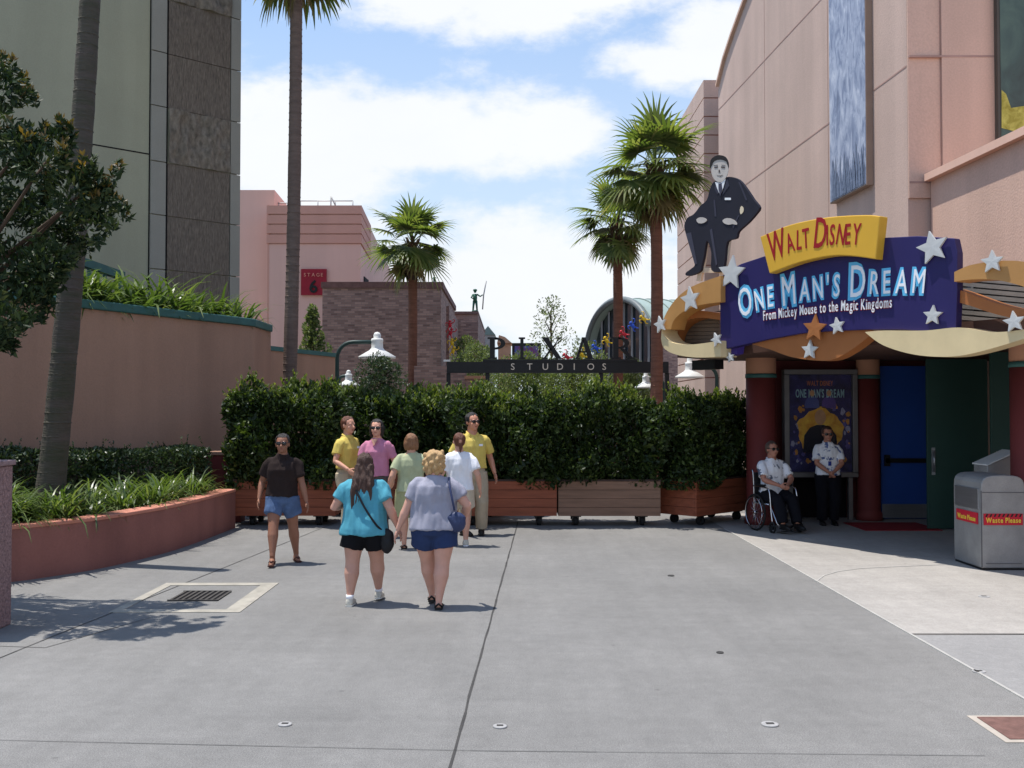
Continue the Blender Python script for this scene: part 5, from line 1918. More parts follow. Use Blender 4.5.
cxp, czp = (xa + xb_) / 2, za + .42 * (zb_ - za)
mb = MB()
pts = []
for i in range(36):
    a = 2 * math.pi * i / 36
    r = 1 + .06 * math.sin(i * .9) + .05 * math.sin(i * 1.7)
    pts.append(Vector((cxp + .40 * r * math.cos(a), YP - .022, czp + .42 * r * math.sin(a))))
mb.prism(pts, (0, -.004, 0))
obj('golden_glow_shape', mb, picture_mat('golden_print', [(.3, (196, 120, 30)), (.7, (250, 206, 76))], 5, (1, 1, 1)), pc)
def bust(x, z, s, o, mat, mskin):
    mb = MB(); mb.prism([Vector((x + a * s, YP - o, z + b * s)) for a, b in ((-.5, -.6), (-.46, -.1), (-.3, .12), (-.1, .2), (.1, .2), (.3, .12), (.46, -.1), (.5, -.6))], (0, -.003, 0))
    obj('portrait_suit', mb, mat, pc)
    mb = MB(); mb.prism([Vector((x + .16 * s * math.cos(2 * math.pi * i / 18), YP - o - .0035, z + .42 * s + .22 * s * math.sin(2 * math.pi * i / 18))) for i in range(18)], (0, -.003, 0))
    obj('portrait_face', mb, mskin, pc)
rnd = random.Random(5)
for cname, cc in (('violet_print_figures', (92, 84, 150)), ('amber_print_figures', (190, 132, 60)), ('pale_print_figures', (150, 150, 180))):
    mb = MB()
    for i in range(26):
        a = rnd.uniform(0, 2 * PI_); rr = rnd.uniform(.42, .62)
        x, z = cxp + rr * math.cos(a) * .95, czp + rr * math.sin(a) * 1.25
        if not (xa + .14 < x < xb_ - .14 and za + .15 < z < zb_ - .62): continue
        k_ = rnd.uniform(.02, .05); n_ = rnd.randint(5, 8)
        o_ = .0205 + .0012 * i / 26 + .0015 * len(cname) / 20
        mb.add([Vector((x + k_ * rnd.uniform(.6, 1.2) * math.cos(2 * PI_ * q / n_), YP - o_, z + 1.3 * k_ * rnd.uniform(.6, 1.2) * math.sin(2 * PI_ * q / n_))) for q in range(n_)], [tuple(range(n_))])
    obj('printed_figures', mb, M(cname, cc, .6, .3, 20), pc)
sk2 = M('tan_print', (196, 150, 110), .6, .15, 9)
bust(cxp, czp, .62, .028, suit, sk2)
bust(cxp - .14, czp + .58, .26, .023, M('blue_print', (80, 90, 150), .6, .1), sk2)
bust(cxp + .16, czp + .58, .26, .023, M('violet_print', (90, 70, 140), .6, .1), sk2)
mb = MB(); flat_text(mb, "ONE MAN'S DREAM", Vector((xa + .22, YP - .024, zb_ - .50)), UX, UZ, NY, xb_ - xa - .44, .15, .004, offset=.02)
obj('poster_title', mb, M('pale_print', (150, 190, 200), .6, .1), pc)
mb = MB(); flat_text(mb, 'WALT DISNEY', Vector((xa + .42, YP - .024, zb_ - .29)), UX, UZ, NY, xb_ - xa - .84, .09, .004)
obj('poster_title', mb, M('orange_print', (206, 120, 60), .6, .1), pc)
mb = MB(); mb.bb(xa + .093, xb_ - .093, YP - .052, YP - .048, za + .093, zb_ - .093)
gl = bpy.data.materials.new('poster_glass'); gl.use_nodes = True
_b = gl.node_tree.nodes['Principled BSDF']; _b.inputs['Alpha'].default_value = .05; _b.inputs['Roughness'].default_value = .08; _b.inputs['Base Color'].default_value = (.02, .02, .02, 1)
obj('pane', mb, gl, pc)
mb = MB(); mb.bb(X(850, 17), X(924, 17), 16.3, 17.4, .004, .018)
solo('door_mat', mb, MT['mat'], 'dark red mat on the ground in front of the doors', 'mat', (X(890, 17), 17, .004), bevel=.004)

# waste bin
wb = thing('waste_bin', 'grey metal waste bin with rounded top and red lettered bands', 'waste bin', (6.06, 12.75, 0))
x0, x1, y0, y1 = 5.78, 6.32, 12.35, 13.12
zt_, zs_ = 1.17, .98
mb = MB()
pts = [Vector((x0, y0, .03)), Vector((x1, y0, .03)), Vector((x1, y0, zs_))]
n = 12
for i in range(1, n):
    a = math.pi * i / n
    ca, sa = math.cos(a), math.sin(a)
    pts.append(Vector(((x0 + x1) / 2 + (x1 - x0) / 2 * math.copysign(abs(ca) ** .55, ca), y0, zs_ + (zt_ - zs_) * abs(sa) ** .55)))
pts.append(Vector((x0, y0, zs_)))
mb.prism(pts, (0, y1 - y0, 0))
obj('body', mb, MT['alum'], wb, bevel=.012)
mb = MB()
mb.bb(x0 + .01, x1 - .01, y0 + .01, y1 - .01, 0, .029)
obj('plinth', mb, MT['black'], wb)
mb = MB()
mb.bb(x0 - .012, x0 - .001, y0 + .06, y1 - .06, .74, 1.0)
o = obj('flap', mb, MT['steel'], wb, bevel=.008)
mb = MB()
mb.bb(x0 + .012, x1 - .012, y0 - .006, y0 - .0005, zs_ - .025, zs_ - .015)
mb.bb(x0 - .005, x0 + .006, y0 - .006, y0 + .004, .04, zs_)
mb.bb(x1 - .006, x1 + .005, y0 - .006, y0 + .004, .04, zs_)
mb.bb(x0 + .05, x1 - .05, y0 - .006, y0 - .0005, .085, .093)
obj('panel_seam', mb, M('dark_seam_metal', (96, 96, 98), .5, .1), wb)
rb = M('red_band', (196, 30, 52), .5, .06, 3)
yl = M('yellow_letters', (236, 206, 70), .5, .05)
bz0, bz1 = .56, .70
mb = MB(); mb.bb(x0 + .025, x1 - .035, y0 - .012, y0 - .002, bz0, bz1)
obj('label_band', mb, rb, wb)
mb = MB(); mb.bb(x0 - .012, x0 - .002, y0 + .08, y1 - .1, bz0, bz1)
obj('label_band', mb, rb, wb)
mb = MB(); flat_text(mb, 'Waste Please', Vector((x0 + .05, y0 - .0125, bz0 + .03)), UX, UZ, NY, .43, .062, .003, offset=.025)
flat_text(mb, 'Waste Please', Vector((x0 - .0125, y1 - .14, bz0 + .03)), Vector((0, -1, 0)), UZ, Vector((-1, 0, 0)), .5, .062, .003, offset=.025)
obj('label_lettering', mb, yl, wb)
mb = MB()
for i in range(9):
    x = x0 + .04 + i * .052
    mb.prism([Vector((x, y0 - .0122, bz1 - .04)), Vector((x + .022, y0 - .0122, bz1 - .04)), Vector((x + .04, y0 - .0122, bz1 - .004)), Vector((x + .018, y0 - .0122, bz1 - .004))], (0, -.002, 0))
obj('label_stripes', mb, MT['black'], wb)
wl = thing('sloped_stand', 'pale grey stand with sloping top behind the waste bin', 'stand', (6.9, 13.6, 0))
mb = MB()
xs0, xs1 = X(983, 13.6), X(1016, 13.6)
mb.prism([(xs0, 13.5, .05), (xs1, 13.5, .05), (xs1, 13.5, Z(452, 13.5)), (xs1 - .04, 13.5, Z(452, 13.5)), (xs0, 13.5, Z(466, 13.5))], (0, .4, 0))
obj('body', mb, MT['alum'], wl, bevel=.01)
mb = MB()
mb.prism([(xs0 - .01, 13.48, Z(466, 13.5) + .004), (xs1 - .04, 13.48, Z(452, 13.5) + .004), (xs1 - .04, 13.48, Z(452, 13.5) + .02), (xs0 - .01, 13.48, Z(466, 13.5) + .02)], (0, .44, 0))
obj('sloped_lid', mb, MT['white'], wl)
mb = MB(); mb.bb(xs0 + .02, xs1 - .02, 13.52, 13.88, 0, .049)
obj('plinth', mb, MT['black'], wl)
# ------------------------------------------------------------------ people
def remesh(mb, voxel, smooth=3, wr=0.0, wscale=(7, 7, 4), seed=0):
    """fuse overlapping forms into one continuous skin"""
    me = mb.mesh('form')
    o = bpy.data.objects.new('form', me)
    COL.objects.link(o)
    r = o.modifiers.new('r', 'REMESH'); r.mode = 'VOXEL'; r.voxel_size = voxel; r.use_smooth_shade = True
    s = o.modifiers.new('s', 'SMOOTH'); s.factor = .5; s.iterations = smooth
    bpy.context.view_layer.update()
    dg = bpy.context.evaluated_depsgraph_get()
    out = bpy.data.meshes.new_from_object(o.evaluated_get(dg))
    bpy.data.objects.remove(o); bpy.data.meshes.remove(me)
    if wr:
        n = len(out.vertices)
        co = np.empty(n * 3); out.vertices.foreach_get('co', co); co = co.reshape(-1, 3)
        nr = np.empty(n * 3); out.vertex_normals.foreach_get('vector', nr); nr = nr.reshape(-1, 3)
        k = np.array([noise.noise(Vector((p[0] * wscale[0] + seed, p[1] * wscale[1], p[2] * wscale[2]))) + .5 * noise.noise(Vector((p[0] * wscale[0] * 2.3 - seed, p[1] * wscale[1] * 2, p[2] * wscale[2] * 1.7))) for p in co])
        co += nr * (k * wr)[:, None]
        out.vertices.foreach_set('co', co.ravel()); out.update()
    out.polygons.foreach_set('use_smooth', np.ones(len(out.polygons), dtype=bool))
    return out
def ik(a, c, l1, l2, pole):
    a, c = Vector(a), Vector(c)
    d = c - a
    L = min(d.length, (l1 + l2) * .999)
    u = d.normalized()
    c = a + u * L
    x = (l1 * l1 - l2 * l2 + L * L) / (2 * L)
    h = math.sqrt(max(0, l1 * l1 - x * x))
    p = Vector(pole); p = (p - u * p.dot(u)).normalized()
    return a + u * x + p * h, c
CLOTH = {}
def cloth(col, var=.08):
    k = tuple(col)
    if k not in CLOTH:
        CLOTH[k] = M('cloth', col, .9, var, 14, .25, 260, spec=.15)
    return CLOTH[k]
SKINS = {}
def skinmat(col):
    if tuple(col) not in SKINS:
        m = M('skin', col, .55, .07, 9, .05, 120, spec=.35)
        b = next(n for n in m.node_tree.nodes if n.type == 'BSDF_PRINCIPLED')
        b.inputs['Subsurface Weight'].default_value = .08
        b.inputs['Subsurface Radius'].default_value = (.02, .008, .004)
        SKINS[tuple(col)] = m
    return SKINS[tuple(col)]
MT['shades'] = M('dark_lens', (14, 14, 16), .12, .05, 3, 0, spec=.7)
MT['lips'] = M('lips', (150, 84, 76), .5, .05)
def printed(col, blot, scale=9):
    m = M('printed_cloth', col, .9, .06, 14, .2, 200, spec=.15)
    nt = m.node_tree
    b = next(n for n in nt.nodes if n.type == 'BSDF_PRINCIPLED')
    src = b.inputs['Base Color'].links[0].from_socket
    N, L = nt.nodes.new, nt.links.new
    tc = N('ShaderNodeTexCoord'); nz = N('ShaderNodeTexNoise'); nz.inputs['Scale'].default_value = scale; nz.inputs['Detail'].default_value = 3
    L(tc.outputs['Object'], nz.inputs['Vector'])
    mr = N('ShaderNodeMapRange'); mr.inputs[1].default_value = .56; mr.inputs[2].default_value = .60
    L(nz.outputs['Fac'], mr.inputs[0])
    mx = N('ShaderNodeMixRGB'); L(mr.outputs[0], mx.inputs[0]); L(src, mx.inputs[1]); mx.inputs[2].default_value = srgb(*blot)
    L(mx.outputs[0], b.inputs['Base Color'])
    return m

def person(label, loc, rz, H=1.65, g=1.0, gu=None, skin=(190, 140, 116), shirt=None, lower=None, shoes=None, hair=None, arms=None, feet=None, lean=0.0, head=0.0, tilt=0.0,
           glasses=False, seated=None, group=None, sleeve=.62, fem=True, belt=None, hipshift=0.0, socks=None):
    gu = gu or (1 + (g - 1) * .7)
    t = thing('person', label, 'person', loc, rz, group)
    h = H
    hz = .50 * h if not seated else seated['hip']
    tor = lambda f: hz + (f - .50) * h                         # height of a torso station
    def off(z):                                                # lean of the trunk
        k = max(0, (z - hz) / (.45 * h))
        return Vector((hipshift * (1 - k), lean * k, 0))
    sk = skinmat(skin)
    B = MB()
    shw = (.100 if fem else .115) * h * (1 + (gu - 1) * .35)
    bel = (g - 1) * .05 * h
    st = [(.445, .036 * g, .050 * g, 0), (.47, .088 * g, .066 * g, -.004), (.51, .100 * g, .070 * g, -.006), (.56, .092 * g, .064 * g, .0), (.615, .078 * gu * (1.0 if fem else 1.08), .056 * gu, .006), (.67, .082 * gu * (1 if fem else 1.08), .060 * gu, .008),
          (.725, .090 * gu * (1 if fem else 1.06), (.070 if fem else .064) * gu, .010), (.775, .093 * gu, .058 * gu, .002), (.805, .076 * gu, .045, -.004), (.828, .050, .038, -.004), (.85, .036, .034, 0.002)]
    def torso_rings(lo, hi, e, top_e=None):
        rs = []
        for (f, rx, ry, yo) in st:
            if f < lo - 1e-6 or f > hi + 1e-6: continue
            z = tor(f); o = off(z)
            rs.append((o.x, o.y + yo * h, z, rx * h + e, ry * h + e))
        return rs
    B.rings(torso_rings(.445, .85, 0))
    # neck and head
    hh = h * 1.10
    hd = off(tor(.93)) + Vector((0, .014 * h, tor(.926)))
    nb = off(tor(.83)) + Vector((0, 0, tor(.82)))
    B.tube([nb, hd + Vector((0, -.012 * h, -.03 * h))], [.040 * h * (1.0 if fem else 1.12) * (1 + (g - 1) * .4), .034 * h * (1.0 if fem else 1.1)], 12)
    RH = Matrix.Rotation(head, 3, 'Z') @ Matrix.Rotation(tilt, 3, 'X')
    def hp(x, y, z): return hd + RH @ (Vector((x, y, z)) * hh)
    B.ell(hp(0, -.006, .014), (.0445 * hh, .054 * hh, .050 * hh), 20, 14, RH)
    B.ell(hp(0, .010, -.022), (.036 * hh, .040 * hh, .044 * hh), 18, 12, RH)
    B.ell(hp(0, .034, -.050), (.016 * h, .014 * h, .013 * h), 10, 8, RH)
    B.tube([hp(0, .046, .006), hp(0, .058, -.012), hp(0, .064, -.020)], [.006 * h, .008 * h, .0085 * h], 8)
    for q in (-1, 1):
        B.ell(hp(q * .046, -.004, -.004), (.006 * h, .011 * h, .019 * h), 8, 8, RH)
        B.ell(hp(q * .016, .043, .014), (.014 * h, .008 * h, .006 * h), 8, 6, RH)
        B.ell(hp(q * .024, .034, -.016), (.014 * h, .012 * h, .014 * h), 8, 6, RH)
    # arms
    al1, al2 = .170 * h, .148 * h
    aj = []
    arms = arms or {}
    for q, nm in ((-1, 'L'), (1, 'R')):
        s_ = off(tor(.80)) + Vector((q * shw * .97, 0, tor(.782)))
        tgt = arms.get(nm, (q * (.165 + (g - 1) * .06), .03, .485))
        c_ = Vector((tgt[0] * h, tgt[1] * h, hz + (tgt[2] - .50) * h))
        pole = arms.get(nm + 'p', (q * .35, -1, -.15))
        e_, w_ = ik(s_, c_, al1, al2, pole)
        ag = 1 + (gu - 1) * .8
        sx = s_ - Vector((q * .02 * h, 0, .006 * h))
        B.tube([sx, s_ - Vector((0, 0, .004 * h)), s_.lerp(e_, .35), s_.lerp(e_, .8), e_, e_.lerp(w_, .25), e_.lerp(w_, .7), w_], [.030 * h, .033 * h * ag, .032 * h * ag, .026 * h * ag, .0235 * h * ag, .025 * h * ag, .0195 * h, .0155 * h], 12)
        # hand: palm, four fingers, thumb
        d = (w_ - e_).normalized()
        d = (d + Vector((0, .15, -.25 if arms.get(nm + 'hang', True) else 0))).normalized()
        inn = Vector((-q, .0, 0)); inn = (inn - d * inn.dot(d)).normalized()
        fw = d.cross(inn) * 1.0
        if fw.y < 0: fw = -fw
        pc_ = w_ + d * .030 * h
        Rm = Matrix((fw, inn, d)).transposed()
        B.ell(pc_, (.024 * h, .012 * h, .033 * h), 12, 8, Rm)
        for k, (ox, ln) in enumerate(((.017, .040), (.006, .046), (-.006, .043), (-.016, .034))):
            r0 = w_ + d * .052 * h + fw * ox * h
            k1 = r0 + d * ln * .5 * h + inn * .004 * h
            k2 = k1 + (d * .8 + inn * .6).normalized() * ln * .5 * h
            B.tube([r0 - d * .012 * h, r0, k1, k2], [.0058 * h, .0056 * h, .0052 * h, .0044 * h], 8)
        r0 = w_ + d * .020 * h + fw * .018 * h
        k1 = r0 + (d * .6 + fw * .7 + inn * .3).normalized() * .024 * h
        k2 = k1 + (d * .9 + fw * .2 + inn * .3).normalized() * .022 * h
        B.tube([r0, k1, k2], [.0085 * h, .007 * h, .0055 * h], 8)
        aj.append((q, s_, e_, w_, ag))
    # legs
    ll = .226 * h
    lj = []
    feet = feet or {}
    for q, nm in ((-1, 'L'), (1, 'R')):
        hp_ = Vector((q * .056 * h * (1 + (g - 1) * .55) + hipshift, 0, hz - .008 * h))
        f = feet.get(nm, (q * .06, 0, 0, 0))                   # x, y, lift of the ankle, pitch of the foot
        an = Vector((f[0] * h, f[1] * h, (.046 + f[2]) * h))
        kn, an = ik(hp_, an, ll, ll, feet.get(nm + 'p', (q * .12, 1, 0)))
        lg = 1 + (g - 1) * .9
        B.tube([hp_ + Vector((0, 0, .02 * h)), hp_, hp_.lerp(kn, .4), hp_.lerp(kn, .85), kn, kn.lerp(an, .28), kn.lerp(an, .6), kn.lerp(an, .88), an], [.056 * h * lg, .058 * h * lg, .052 * h * lg, .038 * h * lg, .0365 * h * lg, .0385 * h * lg, .029 * h * (1 + (lg - 1) * .6), .0215 * h * (1 + (lg - 1) * .4), .021 * h], 14)
        yaw = f[4] if len(f) > 4 else 0
        RF = Matrix.Rotation(yaw, 3, 'Z') @ Matrix.Rotation(-f[3], 3, 'X')
        fp = lambda x, y, z, an=an, RF=RF: an + RF @ (Vector((x, y, z)) * h)
        B.tube([an, fp(0, -.012, -.022), fp(0, .03, -.026), fp(0, .075, -.036), fp(0, .105, -.040)], [.020 * h, .023 * h, .021 * h, .019 * h, .010 * h], 10, flat=1.0)
        lj.append((q, hp_, kn, an, lg, fp))
    body = remesh(B, .0075, 3)
    obj('body', body, sk, t, local=True)
    # hair
    if hair:
        hm = hair['mat']
        Hb = MB()
        Hb.ell(hp(0, -.014, .022), (.0505 * hh, .0555 * hh, .0515 * hh), 20, 14, RH)
        st_ = hair['style']
        if st_ == 'short':
            Hb.ell(hp(0, -.03, -.002), (.046 * hh, .036 * hh, .045 * hh), 16, 12, RH)
        if st_ in ('bob', 'curly'):
            Hb.ell(hp(0, -.026, -.010), (.056 * hh, .042 * hh, .055 * hh), 16, 12, RH)
            for q in (-1, 1):
                Hb.ell(hp(q * .041, -.004, -.016), (.018 * hh, .030 * hh, .050 * hh), 12, 10, RH)
        if st_ == 'curly':
            for i in range(34):
                a = i * 2.4; zz = .055 - .13 * i / 34
                rr = .054 * math.sqrt(max(.1, 1 - (zz / .085) ** 2))
                if math.sin(a) > .55: continue
                Hb.ell(hp(rr * math.cos(a) * 1.08, -.012 + rr * math.sin(a), zz), (.017 * h, .017 * h, .018 * h), 8, 6)
        if st_ == 'tied':
            Hb.ell(hp(0, -.026, .000), (.044 * hh, .036 * hh, .044 * hh), 16, 12, RH)
            Hb.tube([hp(0, -.055, .012), hp(0, -.078, -.012), hp(0, -.078, -.05), hp(0, -.07, -.085)], [.018 * h, .019 * h, .016 * h, .006 * h], 10)
        if st_ == 'long':
            Hb.ell(hp(0, -.028, -.015), (.054 * hh, .042 * hh, .062 * hh), 16, 12, RH)
            for (x0, x1, ln) in ((-.036, -.075, .27), (-.016, -.045, .34), (.010, -.005, .29), (.032, .045, .22), (-.03, -.06, .22)):
                Hb.tube([hp(x0, -.045, .0), hp(x0 * 1.1, -.062, -.07), hp((x0 + x1) / 2, -.085, -.13), hp(x1, -.088, -.02 - ln)], [.024 * h, .027 * h, .022 * h, .005 * h], 10)
        hme = remesh(Hb, .009, 2, .009 * hair.get('rough', 1), (30, 30, 7), 3)
        # the hairline: keep the face free
        bm = bmesh.new(); bm.from_mesh(hme)
        inv = RH.inverted()
        dele = []
        for v in bm.verts:
            p = (inv @ (v.co - hd)) / hh
            lim = .040 if st_ in ('short', 'tied') else .036
            if p.y > .018 and p.z < .040 + .3 * (.05 - p.y) and abs(p.x) < lim: dele.append(v)
        bmesh.ops.delete(bm, geom=dele, context='VERTS')
        bm.to_mesh(hme); bm.free()
        obj('hair', hme, hm, t, local=True)
    # face
    F = MB()
    for q in (-1, 1):
        F.ell(hp(q * .017, .0445, .004), (.0075 * h, .004 * h, .0045 * h), 10, 8, RH)
    o = obj('eyes', F, M('eye_white', (206, 200, 192), .3, .02), t, local=True)
    F = MB()
    for q in (-1, 1):
        F.ell(hp(q * .017, .0478, .004), (.0034 * h, .0022 * h, .0036 * h), 8, 6, RH)
    obj('iris', F, MT['black'], o, local=True)
    F = MB(); F.ell(hp(0, .0480, -.0335), (.0125 * h, .0035 * h, .0036 * h), 10, 6, RH)
    obj('mouth', F, MT['lips'], t, local=True)
    if glasses:
        F = MB()
        for q in (-1, 1):
            F.ell(hp(q * .019, .050, .004), (.0185 * h, .005 * h, .0150 * h), 12, 8, RH)
            F.tube([hp(q * .032, .050, .008), hp(q * .048, .03, .008), hp(q * .050, -.004, .006)], .0026 * h, 6)
        F.tube([hp(-.006, .054, .008), hp(.006, .054, .008)], .003 * h, 6)
        obj('sunglasses', F, MT['shades'], t, local=True)
    # shirt
    if shirt:
        e = shirt.get('ease', .012)
        S_ = MB()
        lo = shirt.get('hem', .47)
        rs = torso_rings(lo, .806, e)
        zl_ = tor(lo)
        rs = [r for r in rs if r[2] > zl_ + .01]
        k0 = rs[0]
        fl = shirt.get('flare', 1.04)
        rs.insert(0, (k0[0], k0[1], zl_, max(k0[3], .098 * g * h + e) * fl, max(k0[4], .070 * g * h + e) * fl))
        kst = shirt.get('straight', .55)
        top_ = max(rs, key=lambda r: r[3] if r[2] > tor(.70) else 0)
        rs = [(a, b, c, (rx if c > top_[2] else rx + kst * max(0, rs[0][3] + (top_[3] - rs[0][3]) * (c - rs[0][2]) / (top_[2] - rs[0][2]) - rx)),
               (ry if c > top_[2] else ry + kst * max(0, rs[0][4] + (top_[4] - rs[0][4]) * (c - rs[0][2]) / (top_[2] - rs[0][2]) - ry))) for (a, b, c, rx, ry) in rs]
        if shirt.get('loose'):
            rs = [(a, b, c, rx + shirt['loose'] * max(0, 1 - (c - zl_) / (.32 * h)), ry + shirt['loose'] * max(0, 1 - (c - zl_) / (.32 * h))) for (a, b, c, rx, ry) in rs]
        o1 = off(tor(.83))
        rs += [(o1.x, o1.y - .004 * h, tor(.824), .058 * h + .012, .044 * h + .010), (o1.x, o1.y - .002 * h, tor(.842), .046 * h + .002, .042 * h)]
        S_.rings(rs, 24)
        for (q, s_, e_, w_, ag) in aj:
            k = shirt.get('sleeve', sleeve)
            end = s_.lerp(e_, k)
            S_.tube([s_ + Vector((-q * .05 * h, 0, .006 * h)), s_ - Vector((q * .012 * h, 0, .004 * h)), s_ + (e_ - s_) * k * .25, s_.lerp(e_, k * .6), end], [.036 * h + .012, .036 * h * ag + .013, .036 * h * ag + .013, .0365 * h * ag + .011, .037 * h * ag + .011], 14)
        sm_ = remesh(S_, .010, 3, shirt.get('wr', .010) * 1.5, (9, 9, 4), random.random() * 9)
        so_ = obj('shirt', sm_, shirt['mat'], t, local=True)
        if shirt.get('collar'):
            C_ = MB()
            c0 = off(tor(.845)) + Vector((0, 0, tor(.842)))
            for q in (-1, 1):
                pts = [c0 + Vector((0, -.046 * h, .010 * h)), c0 + Vector((q * .036 * h, -.022 * h, .006 * h)), c0 + Vector((q * .044 * h, .016 * h, -.008 * h)), c0 + Vector((q * .030 * h, .052 * h, -.032 * h))]
                C_.tube(pts, [.010 * h, .011 * h, .011 * h, .006 * h], 8, flat=.7)
            obj('collar', C_, shirt.get('collar_mat', shirt['mat']), so_, local=True)
        if shirt.get('vneck'):
            C_ = MB()
            c0 = off(tor(.81)) + Vector((0, 0, tor(.80)))
            fr = (.058 * h + e)
            C_.prism([c0 + Vector((-.030 * h, fr - .012, .036 * h)), c0 + Vector((.030 * h, fr - .012, .036 * h)), c0 + Vector((0, fr + .012, -.022 * h))], (0, .012, 0))
            obj('neckline', C_, sk, so_, local=True)
        if shirt.get('badge'):
            C_ = MB()
            c0 = off(tor(.735)) + Vector((-.045 * h, 0, tor(.74)))
            fr = .072 * gu * h + e + .012
            C_.box(c0 + Vector((0, fr, 0)), (.06, .012, .034))
            obj('name_badge', C_, white_c, so_, local=True)
        if shirt.get('lanyard'):
            C_ = MB()
            c0 = off(tor(.8)) + Vector((0, 0, tor(.8)))
            for q in (-1, 1):
                C_.tube([c0 + Vector((q * .036 * h, .03 * h, .03 * h)), c0 + Vector((q * .03 * h, .085 * h, -.06 * h)), c0 + Vector((0, .092 * h, -.14 * h))], .006, 6)
            C_.box(c0 + Vector((0, .098 * h, -.17 * h)), (.05, .008, .075))
            obj('lanyard', C_, cloth((48, 64, 140)), so_, local=True)
    # shorts or trousers
    if lower:
        e = lower.get('ease', .010)
        S_ = MB()
        zt_ = lower.get('top', .60)
        rs = [r for r in torso_rings(.445, zt_, e * .8)]
        S_.rings(rs, 24)
        ln = lower['len']                                     # 0..1 thigh, 1..2 shin
        for (q, hp_, kn, an, lg, fp) in lj:
            fl = lower.get('flare', 1.08)
            r0 = .060 * h * lg + e
            if ln <= 1:
                end = hp_.lerp(kn, ln) + Vector((q * .014 * h, 0, 0))
                S_.tube([hp_ + Vector((0, 0, .03 * h)), hp_, hp_.lerp(kn, ln * .5), end], [r0, r0, (.056 * h * lg + e) * fl, ((.056 - .016 * ln) * h * lg + e) * fl * 1.06], 16)
            else:
                end = kn.lerp(an, ln - 1)
                ra = .036 * h + e
                S_.tube([hp_ + Vector((0, 0, .03 * h)), hp_, hp_.lerp(kn, .5), kn, kn.lerp(an, .5), end], [r0, r0, .052 * h * lg + e, .041 * h * lg + e, .038 * h * lg + e, ra + .002], 16)
        lm = remesh(S_, .010, 3, lower.get('wr', .007) * 1.7, (9, 9, 4), random.random() * 9)
        lo_ = obj(lower.get('name', 'shorts'), lm, lower['mat'], t, local=True)
        if belt:
            C_ = MB()
            r = torso_rings(.56, .67, e + .004)
            f = .585; z = tor(f)
            C_.rings([(0 + hipshift, .003 * h, z - .016, .0885 * g * h + e + .004, .062 * g * h + e + .004), (hipshift, .003 * h, z + .016, .0865 * g * h + e + .004, .060 * g * h + e + .004)], 28)
            obj('belt', C_, MT['black'], lo_, local=True)
    # shoes
    if shoes:
        for (q, hp_, kn, an, lg, fp) in lj:
            S_ = MB()
            kind = shoes['kind']
            if kind == 'flipflop':
                S_.tube([fp(0, -.03, -.042), fp(0, .03, -.044), fp(0, .11, -.044)], [.024 * h, .026 * h, .024 * h], 10, flat=.28)
                S_.tube([fp(-.022, .03, -.034), fp(-.006, .075, -.014), fp(0, .09, -.024)], .006 * h, 6)
                S_.tube([fp(.022, .03, -.034), fp(.006, .075, -.014), fp(0, .09, -.024)], .006 * h, 6)
            elif kind == 'sandal':
                S_.tube([fp(0, -.03, -.040), fp(0, .03, -.042), fp(0, .108, -.044)], [.025 * h, .026 * h, .024 * h], 10, flat=.4)
                S_.tube([fp(-.024, -.02, -.03), fp(0, -.036, -.006), fp(.024, -.02, -.03)], .007 * h, 6)
                S_.tube([fp(-.026, .055, -.038), fp(0, .06, -.012), fp(.026, .055, -.038)], .011 * h, 6)
            else:
                S_.tube([fp(0, -.032, -.020), fp(0, -.02, -.022), fp(0, .03, -.022), fp(0, .075, -.030), fp(0, .115, -.036)], [.020 * h, .027 * h, .027 * h, .026 * h, .016 * h], 12)
                S_.tube([fp(0, -.008, -.02), fp(0, -.004, .008)], [.026 * h, .0245 * h], 12)
            me_ = remesh(S_, .0075, 2) if kind == 'shoe' else S_
            so2 = obj('shoe' if kind == 'shoe' else 'sandal', me_, shoes['mat'], t, local=True)
            if kind == 'shoe':
                C_ = MB(); C_.tube([fp(0, -.036, -.041), fp(0, .03, -.042), fp(0, .118, -.043)], [.024 * h, .028 * h, .020 * h], 12, flat=.22)
                obj('sole', C_, shoes.get('sole', MT['rubber']), so2, local=True)
            if socks:
                C_ = MB(); C_.tube([fp(0, -.004, .0), fp(0, -.004, .028)], [.0255 * h, .026 * h], 12)
                obj('sock', C_, socks, t, local=True)
    t['_j'] = 0
    del t['_j']
    return t, dict(aj=aj, lj=lj, tor=tor, h=h, off=off)

hb = lambda n, c, r=.5: M(n, c, r, .3, 30, .6, 90, stretch=(3, 3, .6), spec=.5)
HAIR = {'brown': hb('brown_hair', (74, 48, 36)), 'dark': hb('dark_hair', (34, 26, 24)), 'blond': hb('blond_hair', (196, 158, 108)), 'lightbrown': hb('light_brown_hair', (140, 98, 66)), 'auburn': hb('auburn_hair', (104, 60, 40)), 'grey': hb('cropped_hair', (90, 72, 62))}
PI = math.pi
def gp(px, py): 
    g_ = G(px, py)
    return (g_.x, g_.y, 0)
sneaker = M('pale_sneaker', (196, 190, 176), .7, .12, 12)
blackshoe = M('black_shoe', (24, 22, 22), .4, .1, 8)
white_c = cloth((236, 236, 240), .04)

